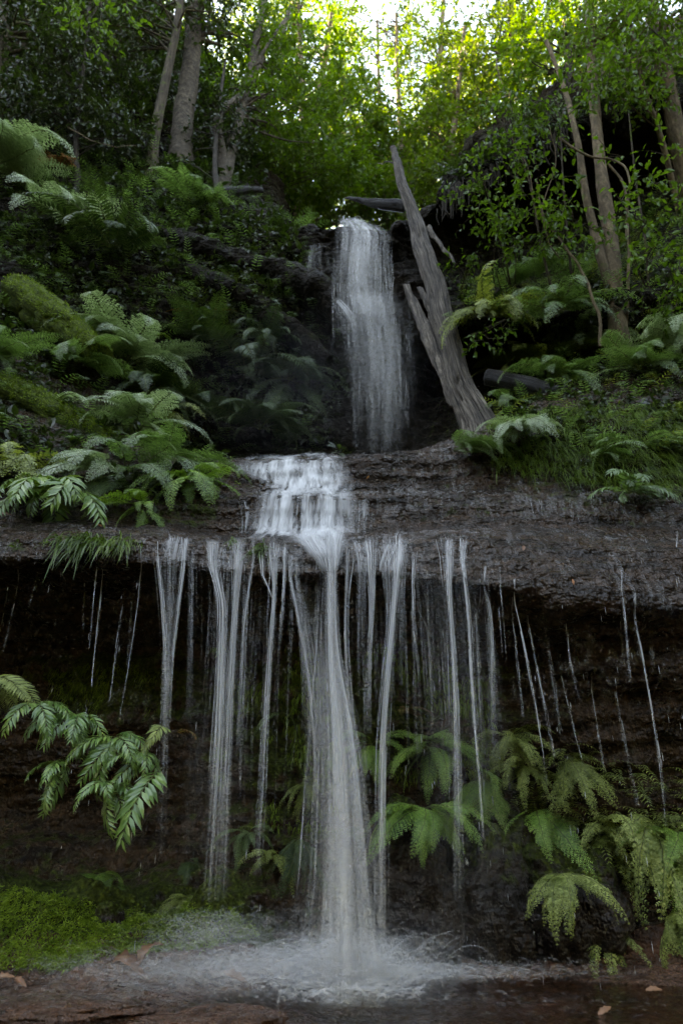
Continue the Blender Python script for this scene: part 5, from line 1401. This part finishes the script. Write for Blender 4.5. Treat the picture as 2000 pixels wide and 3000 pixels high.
log('tall weathered grey dead trunk leaning against the top of the upper fall',
    [W(1420, 1300, 7.15), W(1402, 1246, 7.2), W(1350, 1146, 7.3), W(1320, 1038, 7.4), W(1290, 929, 7.5), W(1266, 821, 7.65), W(1230, 713, 7.85), W(1199, 604, 8.1), W(1175, 530, 8.25), W(1150, 428, 8.4)],
    [.24, .2, .17, .15, .145, .135,   .13, .09, .075, .05], M_DEADWOOD, 'leaning_dead_tree', 140, 240, .2, None, 'log',
    parts=[('bark_slab', [W(1330, 1190, 7.25), W(1296, 1085, 7.35), W(1258, 1000, 7.45), W(1222, 915, 7.6), W(1192, 835, 7.72)], [.05, .09, .10, .09, .04], M_DEADWOOD),
           ('bark_slab', [W(1278, 960, 7.42), W(1250, 880, 7.55), W(1226, 840, 7.66)], [.05, .055, .03], M_DEADWOOD),
           ('branch_stub', [W(1250, 665, 7.9), W(1290, 720, 7.8), W(1328, 772, 7.7)], [.06, .045, .02], M_DEADWOOD),
           ('branch_stub', [W(1165, 480, 8.3), W(1130, 474, 8.35), W(1105, 478, 8.4)], [.025, .018, .006], M_DEADWOOD)])
log('short black wet log lying behind the leaning trunk, pointing right', [W(1425, 1105, 7.2), W(1560, 1130, 7.0), W(1700, 1170, 6.85)], [.10, .095, .05], M_WETLOG)
log('dark bare branch jutting left from the leaning trunk above the fall', [W(1185, 605, 8.45), W(1100, 595, 8.5), W(1010, 578, 8.6)], [.10, .075, .015], M_WETLOG, 'dead_branch', cat='branch')
log('dark log lying along the foot of the slope below the pale trunks', [W(560, 575, 9.0), W(680, 560, 9.1), W(770, 556, 9.2)], [.1, .09, .05], M_WETLOG)
log('upper moss-covered log slanting down the left bank', [W(40, 850, 7.0), W(150, 930, 6.95), W(290, 1040, 6.95)], [.2, .24, .16], M_MOSSLOG, 'mossy_log', ridge=.16, group='mossy logs')
log('lower moss-covered log slanting down the left bank', [W(-40, 1130, 6.25), W(130, 1205, 6.32), W(320, 1300, 6.35)], [.18, .2, .13], M_MOSSLOG, 'mossy_log', ridge=.16, group='mossy logs')

# ------------------------------------------------------------------ trees
def branch_tubes(paths, r0, r1, n=14, sides=6):
    P = np.array([spline(p, n) for p in paths])
    R = np.stack([np.linspace(a, b, n) for a, b in zip(r0, r1)])
    return tubes(P, R, sides)

def crown_geo(blobs, leafL, trunkC, dens=1.0, wid=.5, shape=4, per=9, tw=3, droop=.45):
    Cs, Ds, Ns, Ls = [], [], [], []
    tP = []
    lP = []
    for (c, r, n) in blobs:
        n = int(n * dens)
        d = rdir(n) * (rng.uniform(.15, 1, (n, 1)) ** .45)
        cen = c + d * np.array(r) * (1 + .25 * fbm(d * 2 + c, 2))[:, None]
        keep = fbm(cen * .9 + 3, 2) > -.42
        cen = cen[keep]; d = d[keep]; n = len(cen)
        for k in range(tw):
            dr = unit(d * .6 + rng.normal(0, .7, (n, 3)))
            ln = rng.uniform(2.2, 4.5, (n, 1)) * leafL
            end = cen + dr * ln - np.array([0, 0, .25]) * ln
            tP.append(np.stack([cen, (cen + end) / 2 + [0, 0, .03], end], 1))
            for j in range(per):
                w = (j + rng.uniform(.2, 1, (n, 1))) / per
                pos = cen + (end - cen) * w + rng.normal(0, .12, (n, 3)) * leafL
                dl = unit(dr * .6 + rng.normal(0, .75, (n, 3)) - np.array([0, 0, droop]))
                Cs.append(pos); Ds.append(dl); Ns.append(rng.normal(0, .55, (n, 3)) + np.array([0, 0, 1.0])); Ls.append(leafL * rng.uniform(.6, 1.25, n))
        # limbs from the trunk to some twigs
        sel = rng.random(n) < .16
        for p in cen[sel]:
            k = np.argmin(np.abs(trunkC[:, 2] - (p[2] - .45 * np.linalg.norm(trunkC[:, :2] - p[:2], axis=1))))
            a = trunkC[k]
            m = (a + p) / 2 + rng.normal(0, .12, 3) + np.array([0, 0, .1])
            lP.append(np.array([a, m, p]))
    lv = leaves(np.vstack(Cs), np.vstack(Ds), np.vstack(Ns), np.concatenate(Ls), np.concatenate(Ls) * wid, .15, shape)
    tPa = np.concatenate(tP)
    tv = tubes(tPa, np.array([[.006, .004, .002]]) * (leafL / .1) * np.ones((len(tPa), 1)), 3)
    return lv, tv, lP

def tree(label, path, r0, r1, bark, blobs, leafmat, leafL, group, name='tree', limbs=(), wid=.5, shape=4, dens=1.7, cat='tree', per=9, tw=3):
    """path: (px, py, Y) up the trunk; blobs: (px, py, Y, rx px, ry px, depth m, clusters)"""
    foot, fn = hit(path[0][0], path[0][1])
    if abs(foot[1] - path[0][2]) > 3.0:
        foot = W(*path[0])
    shift = foot[1] - path[0][2]
    pts = np.array([W(p[0], p[1], p[2] + shift * (1 - i / (len(path) - 1))) for i, p in enumerate(path)])
    pts = np.vstack([pts[:1] + np.array([0, .12, -.30]), pts])
    limbs = [([(q[0], q[1], q[2] + shift * (1 - i / (len(lp) - 1))) for i, q in enumerate(lp)], la, lb) for lp, la, lb in limbs]
    C = spline(pts, 40)
    base = C[0].copy()
    root = link(name, None, None, label, cat, group, loc=base)
    nn, sides = 40, 14
    Rr = np.linspace(r0, r1, nn) * (1 + .55 * np.exp(-np.linspace(0, 1, nn) * 16))
    V, F = tubes((C - base)[None], Rr[None], sides)
    Vv = V.reshape(nn, sides, 3); cc = (C - base)[:, None]
    Vv = cc + (Vv - cc) * (1 + .12 * fbm(Vv * np.array([5, 5, 1.5]) + base, 3))[..., None]
    link('trunk', mesh_np('trunk', Vv, F, True, None, [bark]), root)
    for (lp, la, lb) in limbs:
        lp = np.array([W(*q) for q in lp]) - base
        lp[0] = (C - base)[np.argmin(np.linalg.norm(C - base - lp[0], axis=1))]
        v, f = branch_tubes([lp], [la], [lb], 20, 10)
        v = v + .02 * fbm(v * 6, 2)[:, None]
        link('limb', mesh_np('limb', v, f, True, None, [bark]), root)
    if group == TB:
        leafL = leafL * 1.35
    bl = []
    for (px, py, Y, rx, ry, rd, n) in blobs:
        c = W(px, py, Y)
        dpt = c[1] * CP + (c[2] - CAMZ) * SP
        bl.append((c - base, (rx / FPX * dpt, rd, ry / FPX * dpt), n))
    if bl:
        lv, tv, lP = crown_geo(bl, leafL, C - base, dens, wid, shape, per, tw)
        link('crown', mesh_np('crown', lv[0], lv[1], False, None, [leafmat]), root)
        tg = [tv]
        if lP:
            v, f = branch_tubes(lP, [max(.008, r1 * .45)] * len(lP), [.004] * len(lP), 9, 5)
            tg.append((v, f))
        v, f = merge(tg)
        link('twigs', mesh_np('twigs', v, f, True, None, [bark]), root, kind='stuff')
    return root

TL = 'trees on the left slope'
TB = 'trees above the upper fall'
TR = 'trees on the right bank'
tree('slender leaning tree with a mossy foot on the left slope', [(445, 520, 9.4), (455, 400, 9.4), (490, 220, 9.4), (522, 60, 9.4), (540, -120, 9.4)], .10, .07, M_BARK,
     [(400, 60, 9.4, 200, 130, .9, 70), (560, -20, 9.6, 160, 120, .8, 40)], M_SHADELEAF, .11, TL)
tree('stout pale-barked tree behind the slender leaning one', [(530, 470, 10.2), (540, 330, 10.2), (562, 160, 10.2), (575, -60, 10.2)], .21, .16, M_PALEBARK,
     [(620, 60, 10.4, 160, 140, 1, 60)], M_CANOPY, .10, TL)
tree('forked pale tree leaning right at the edge of the left slope', [(645, 560, 10.6), (680, 430, 10.8), (712, 300, 11), (755, 100, 11.2), (790, -80, 11.4)], .13, .08, M_PALEBARK,
     [(760, 140, 11.3, 170, 170, 1.0, 90), (800, 330, 11, 150, 130, .9, 80)], M_CANOPY, .10, TL,
     limbs=[([(565, 410, 10.3), (640, 340, 10.5), (720, 270, 10.8), (770, 170, 11)], .11, .05), ([(712, 300, 11), (745, 200, 11.3), (830, 60, 11.6)], .06, .03)])
tree('brown trunk cut by the left edge of the picture', [(-5, 420, 8.6), (0, 250, 8.6), (10, 80, 8.6), (15, -120, 8.6)], .13, .10, M_BARK,
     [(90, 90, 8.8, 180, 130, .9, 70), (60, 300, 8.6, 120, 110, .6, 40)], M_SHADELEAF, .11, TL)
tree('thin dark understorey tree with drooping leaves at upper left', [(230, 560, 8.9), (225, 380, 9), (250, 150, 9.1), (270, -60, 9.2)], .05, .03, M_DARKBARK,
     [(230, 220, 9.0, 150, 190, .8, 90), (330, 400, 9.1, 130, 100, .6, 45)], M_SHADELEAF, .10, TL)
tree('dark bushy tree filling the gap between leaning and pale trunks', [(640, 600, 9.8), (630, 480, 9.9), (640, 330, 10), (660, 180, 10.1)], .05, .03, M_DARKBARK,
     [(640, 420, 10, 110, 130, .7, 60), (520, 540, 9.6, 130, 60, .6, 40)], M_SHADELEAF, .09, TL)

tree('leafy tree leaning over the head of the fall from the left', [(700, 640, 12.5), (735, 430, 12.8), (790, 230, 13), (850, 20, 13.2)], .11, .06, M_BARK,
     [(830, 300, 13, 190, 190, 1.6, 170), (880, 500, 12.8, 170, 110, 1.2, 110), (730, 540, 12.6, 120, 80, 1, 50)], M_CANOPY, .105, TB)
tree('tree with green crown directly above the head of the fall', [(862, 650, 15), (890, 480, 15.2), (940, 250, 15.4), (970, 40, 15.6)], .13, .07, M_TANBARK,
     [(1000, 400, 15.3, 170, 150, 1.6, 150), (930, 160, 15.5, 130, 170, 1.5, 80), (1000, 560, 15, 160, 70, 1.2, 80), (1040, 620, 14.6, 170, 55, 1.2, 110)], M_CANOPY, .11, TB)
tree('sunlit yellow-green tree right of the bright sky gap', [(1250, 640, 17), (1262, 430, 17), (1285, 200, 17.2), (1300, -20, 17.4)], .14, .08, M_TANBARK,
     [(1280, 180, 17.2, 130, 160, 1.6, 110), (1350, 400, 17, 150, 130, 1.5, 100), (1220, 520, 17, 120, 100, 1.2, 80)], M_CANOPYY, .12, TB)
tree('thin tree with sparse sprays in front of the sky gap', [(1130, 650, 19), (1125, 480, 19), (1110, 250, 19.2), (1105, 60, 19.4)], .10, .05, M_TANBARK,
     [(1120, 420, 19, 110, 100, 1.4, 55), (1060, 200, 19.3, 90, 120, 1.2, 24), (1190, 120, 19.3, 70, 130, 1.2, 30)], M_CANOPYY, .12, TB)
tree('tall pale trunk with bright leaves under the top edge, right of centre', [(1480, 560, 15), (1490, 380, 15), (1500, 150, 15.2), (1492, -60, 15.4)], .12, .09, M_PALEBARK,
     [(1450, 120, 15.2, 170, 170, 1.5, 130), (1430, 330, 15, 130, 120, 1.3, 80), (1560, 20, 15.3, 160, 120, 1.2, 70)], M_CANOPYY, .11, TB)
tree('dark-stemmed tree behind the overhang at right', [(1690, 460, 12.5), (1670, 260, 12.6), (1655, 60, 12.8), (1640, -80, 13)], .12, .09, M_DARKBARK,
     [(1640, 180, 12.8, 170, 170, 1.3, 120), (1800, 60, 12.6, 170, 140, 1.2, 90)], M_CANOPY, .11, TB)
tree('tall tree whose crown closes the top of the picture left of the sky gap', [(900, 640, 21), (890, 400, 21), (880, 150, 21), (870, -80, 21)], .18, .1, M_PALEBARK,
     [(900, 30, 21, 130, 150, 1.8, 90), (780, 40, 21, 140, 140, 1.8, 80), (960, 260, 21, 120, 130, 1.6, 70)], M_CANOPYY, .13, TB)

tree('slim tree whose leaves thin out across the sky gap', [(1180, 650, 16), (1178, 480, 16), (1165, 260, 16.2), (1160, 40, 16.4)], .09, .05, M_TANBARK,
     [(1150, 480, 16, 130, 110, 1.4, 80), (1080, 300, 16.2, 120, 110, 1.2, 34), (1230, 300, 16.2, 90, 110, 1.2, 34), (1180, 60, 16.4, 120, 90, 1.2, 34), (1000, 60, 16.4, 90, 90, 1.2, 26)], M_CANOPY, .105, TB)
tree('tree with low boughs right at the head of the fall beside the leaning trunk', [(1330, 640, 13.5), (1320, 480, 13.6), (1340, 280, 13.8), (1360, 80, 14)], .10, .05, M_TANBARK,
     [(1290, 420, 13.6, 110, 110, 1.2, 80), (1370, 250, 13.8, 120, 130, 1.2, 80), (1270, 560, 13.4, 110, 70, 1, 50)], M_CANOPYY, .10, TB)

# right bank
tree('twin-stemmed tan tree rising from the ferns of the right bank', [(1835, 1060, 6.75), (1808, 950, 6.8), (1788, 715, 7.0), (1750, 420, 7.4), (1728, 130, 7.7), (1720, -80, 7.9)], .11, .06, M_TANBARK,
     [(1700, 60, 7.8, 190, 130, .8, 46), (1840, 90, 7.6, 150, 130, .7, 34)], M_SHRUB, .10, TR,
     limbs=[([(1800, 1000, 6.75), (1780, 830, 6.8), (1716, 580, 6.95), (1690, 410, 7.1), (1655, 270, 7.3), (1600, 120, 7.5)], .07, .03), ([(1850, 1040, 6.7), (1840, 800, 6.75), (1830, 560, 6.9), (1780, 480, 7.1)], .025, .015)],
     shape=6, per=7)
tree('stout tan trunk cut by the right edge of the picture', [(2030, 640, 7.6), (1990, 440, 7.6), (1962, 300, 7.7), (1925, 120, 7.8), (1890, -80, 7.9)], .15, .12, M_TANBARK,
     [(1960, 60, 7.8, 150, 140, .7, 40)], M_SHRUB, .10, TR, shape=6, per=7)
tree('thin tan stem just left of the stout right-edge trunk', [(1990, 640, 7.3), (1960, 500, 7.3), (1930, 390, 7.4), (1880, 240, 7.5), (1840, 40, 7.6)], .05, .03, M_TANBARK,
     [(1860, 210, 7.4, 130, 120, .5, 30)], M_SHRUB, .10, TR, shape=6, per=7)

def shrub(label, path, blobs, leafL, mat=M_SHRUB, r=.02, group='leafy saplings on the right bank', bark=None):
    tree(label, path, r, r * .4, bark or M_BARK, blobs, mat, leafL, group, 'sapling', wid=.5, shape=6, dens=1.0, cat='sapling', per=6, tw=2)
shrub('sapling with bright leaves in front of the dark overhang', [(1500, 900, 7.3), (1480, 760, 7.1), (1440, 620, 7.0), (1410, 500, 7.0)], [(1440, 580, 7.0, 110, 90, .35, 26), (1500, 700, 7.0, 100, 70, .3, 22)], .085)
shrub('sapling arching across the top of the overhang', [(1620, 880, 7.2), (1580, 700, 7.0), (1545, 520, 6.9), (1480, 380, 6.9), (1400, 260, 7.0)], [(1540, 430, 6.9, 110, 110, .35, 30), (1450, 330, 6.9, 100, 90, .3, 20), (1570, 600, 6.9, 90, 70, .3, 18)], .09)
shrub('large-leaved sapling left of the twin stems', [(1690, 960, 6.8), (1670, 780, 6.7), (1650, 560, 6.7), (1640, 360, 6.8)], [(1650, 480, 6.75, 110, 110, .35, 30), (1600, 300, 6.8, 120, 100, .35, 26), (1660, 660, 6.7, 70, 80, .3, 16)], .095)
shrub('sapling of broad leaves between twin stems and right edge', [(1900, 900, 6.5), (1890, 720, 6.5), (1860, 520, 6.6), (1840, 330, 6.7)], [(1880, 430, 6.6, 110, 110, .35, 30), (1880, 600, 6.5, 100, 100, .3, 24), (1930, 800, 6.5, 80, 80, .3, 14)], .095)
shrub('branch of large backlit leaves at the upper right corner', [(2100, 500, 6.2), (2060, 300, 6.2), (1980, 160, 6.3), (1890, 70, 6.4)], [(1960, 120, 6.3, 110, 100, .3, 24), (1830, 170, 6.4, 90, 90, .3, 16)], .105)
shrub('low seedling with light leaves beside the short fallen log', [(1440, 1040, 7.1), (1430, 1000, 7.05), (1425, 960, 7.0)], [(1430, 985, 7.0, 50, 40, .15, 8)], .07)
shrub('leafy seedling in the dark beside the leaning trunk', [(1350, 860, 7.7), (1360, 810, 7.6), (1370, 760, 7.6)], [(1360, 790, 7.6, 60, 60, .2, 10)], .07)
shrub('upright seedling on the shelf by the right edge', [(1960, 980, 6.6), (1955, 920, 6.6), (1950, 870, 6.6)], [(1950, 880, 6.6, 50, 60, .2, 9)], .08)
shrub('leafy spray with large light leaves at the top left corner', [(170, 300, 8.0), (200, 150, 7.8), (260, 40, 7.6), (340, -60, 7.5)], [(280, 40, 7.6, 110, 80, .3, 16)], .12, M_SHRUB, .02, 'leafy sprays on the left slope')

# bare vines and stems on the right bank
def vine(label, pts, r):
    P = np.array([W(*p) for p in pts])
    base = P[0]
    C = spline(P, 40) - base
    C = C + np.stack([.03 * fbm(np.stack([np.linspace(0, 5, 40) + 9 * k + base[0], np.zeros(40), np.zeros(40)], -1), 3) for k in range(3)], -1)
    V, F = tubes(C[None], np.linspace(r, r * .5, 40)[None], 7)
    link('vine', mesh_np('vine', V, F, True, None, [M_TANBARK]), None, label, 'vine', 'bare stems on the right bank', loc=base)
vine('curved bare stem looping from the sapling down to the twin stems', [(1640, 410, 6.9), (1700, 450, 6.85), (1790, 470, 6.8), (1830, 500, 6.75), (1835, 600, 6.7), (1830, 700, 6.7)], .018)
vine('twisted stem rising from the shelf ferns left of the twin stems', [(1760, 1020, 6.8), (1740, 900, 6.8), (1690, 780, 6.85), (1640, 720, 6.9), (1590, 640, 7.0), (1570, 540, 7.0)], .022)
vine('thin stem hanging in front of the dark overhang', [(1450, 170, 7.2), (1470, 260, 7.1), (1500, 420, 7.0), (1540, 500, 6.95), (1570, 640, 6.95)], .010)
vine('thin stem curving to the leaning trunk side of the shelf', [(1640, 760, 7.0), (1600, 700, 7.0), (1585, 600, 7.0), (1620, 480, 7.0), (1600, 330, 7.0)], .010)
vine('slanting dead stick on the left bank slope', [(200, 370, 8.3), (300, 420, 8.3), (400, 432, 8.4)], .010)

# roots that hang from the overhang
def hanging_roots():
    n = 160
    px = rng.uniform(1270, 1700, n)
    py = np.interp(px, [1270, 1290, 1400, 1600, 1700], [610, 590, 500, 400, 365]) + rng.uniform(-5, 30, n)
    A = np.array([W(a, b, 8.0 + rng.uniform(-.05, .15)) for a, b in zip(px, py)])
    L = rng.uniform(.08, .45, n)
    P = np.stack([A + [0, 0, .1], A - np.array([0, 0, 1]) * (L * .5)[:, None] + rng.normal(0, .02, (n, 3)), A - np.array([0, 0, 1]) * L[:, None] + rng.normal(0, .05, (n, 3))], 1)
    V, F = tubes(P, np.array([[.02, .012, .004]]) * rng.uniform(.4, 1.4, (n, 1)), 5)
    link('hanging_roots', mesh_np('hanging_roots', V, F, True, None, [M_DARKBARK]), None, 'black rootlets dangling from the rim of the overhang', 'roots', kind='stuff')
hanging_roots()

# far wood behind the crowns
def far_wood():
    n = 15000
    px = rng.uniform(350, 1750, n); Y = rng.uniform(24, 40, n)
    top = np.interp(px, [350, 800, 1000, 1100, 1250, 1500, 1750], [-100, 60, 330, 430, 350, 60, -100])
    py = top + (700 - top) * rng.uniform(0, 1, n) ** .8
    c = np.array([W(a, b, y) for a, b, y in zip(px, py, Y)])
    k = fbm(c * .35, 3) > -.25
    c = c[k]; n = len(c)
    per = 5
    cc = np.repeat(c, per, 0) + rng.normal(0, .3, (n * per, 3))
    L = rng.uniform(.14, .28, n * per)
    V, F = leaves(cc, rdir(n * per, -.4), rng.normal(0, .6, (n * per, 3)) + [0, 0, 1], L, L * .55, .15, 4)
    link('far_forest', mesh_np('far_forest', V, F, False, None, [M_CANOPYY]), None, 'blurred sunlit forest far up the gully', 'forest', kind='stuff')
far_wood()

# ------------------------------------------------------------------ fallen leaves
def fallen_leaf(label, px, py, L, mat, az, curl=.35, Y=None, tilt=.5):
    p, nr = hit(px, py)
    if Y is not None:
        p = W(px, py, Y); nr = np.array([0, -.5, .85])
    nu, nv = 14, 7
    u = np.linspace(0, 1, nu)[:, None]; v = np.linspace(-1, 1, nv)[None]
    w = .19 * (1 + .25 * np.sin(u * 23) * np.sign(v + .001)) * np.sin(np.pi * np.clip(u * .93 + .05, 0, 1)) ** .8 * (1 - .3 * u)
    X = (u - .5) + 0 * v
    Yv = w * v
    Z = curl * (.35 * w * v ** 2 * 2 + .22 * np.sin(u * 3.2 + .4)) + .01 * fbm(np.stack([X * 9, Yv * 9, 0 * X], -1), 2)
    V = np.stack([X, Yv, Z], -1) * L
    V2 = V + np.array([0, 0, -.012 * L])
    n = nu * nv
    f = grid_faces(nu, nv)
    blade = mesh_np('fallen_leaf', np.concatenate([V.reshape(-1, 3), V2.reshape(-1, 3)]), [f, f[:, ::-1] + n], True, None, [mat])
    o = link('fallen_leaf', blade, None, label, 'leaf', 'fallen leaves', loc=p + nr * L * .08)
    q = Vector((0, 0, 1)).rotation_difference(Vector(unit(nr + np.array([0, -tilt, .3]))))
    o.rotation_mode = 'QUATERNION'
    o.rotation_quaternion = q @ Matrix.Rotation(math.radians(az), 3, 'Z').to_quaternion()
fallen_leaf('large curled orange-brown dead leaf lying in the spray', 380, 2855, .2, M_DEADLEAF, -15, 1.5, 4.5)
fallen_leaf('upright brown dead leaf leaning on the large curled one', 428, 2805, .15, M_DEADLEAF, 70, 1.4, 4.58, 1.2)
fallen_leaf('small brown dead leaf behind the upright one', 462, 2772, .07, M_DEADLEAF, 10, .6, 4.68)
fallen_leaf('reddish dead leaf under the splash near the plunge', 690, 2870, .14, M_DEADLEAF, -20, .5, 4.45)
fallen_leaf('reddish leaf at the left edge of the pool', 15, 2868, .1, M_DEADLEAF, 10, .6, 4.5)
fallen_leaf('second reddish leaf by the left edge of the pool', 62, 2882, .09, M_DEADLEAF, -30, .6, 4.45)
fallen_leaf('small orange leaf on the wet ledge above the grass tuft', 292, 1541, .055, M_ORANGELEAF, -30)
fallen_leaf('tiny orange leaf on the rim above the cascade', 604, 1340, .04, M_ORANGELEAF, 20)
fallen_leaf('orange leaf stuck on the brown rock step', 1078, 1397, .05, M_ORANGELEAF, 40)
fallen_leaf('brown curled leaf on the left end of the ledge', 18, 1513, .1, M_DEADLEAF, 15, .8)
fallen_leaf('dry straw-coloured leaf standing on the wet lip', 1532, 1608, .08, M_DEADLEAF, 75, .4)
fallen_leaf('narrow orange leaf stuck low on the wet lip', 1677, 1705, .05, M_ORANGELEAF, 85, .3)
fallen_leaf('red-brown leaf in the pool at lower right', 1915, 2905, .09, M_DEADLEAF, 5, .5, 4.35)
fallen_leaf('second brown leaf in the pool nearer the bottom edge', 1770, 2965, .09, M_DEADLEAF, 30, .4, 4.1)
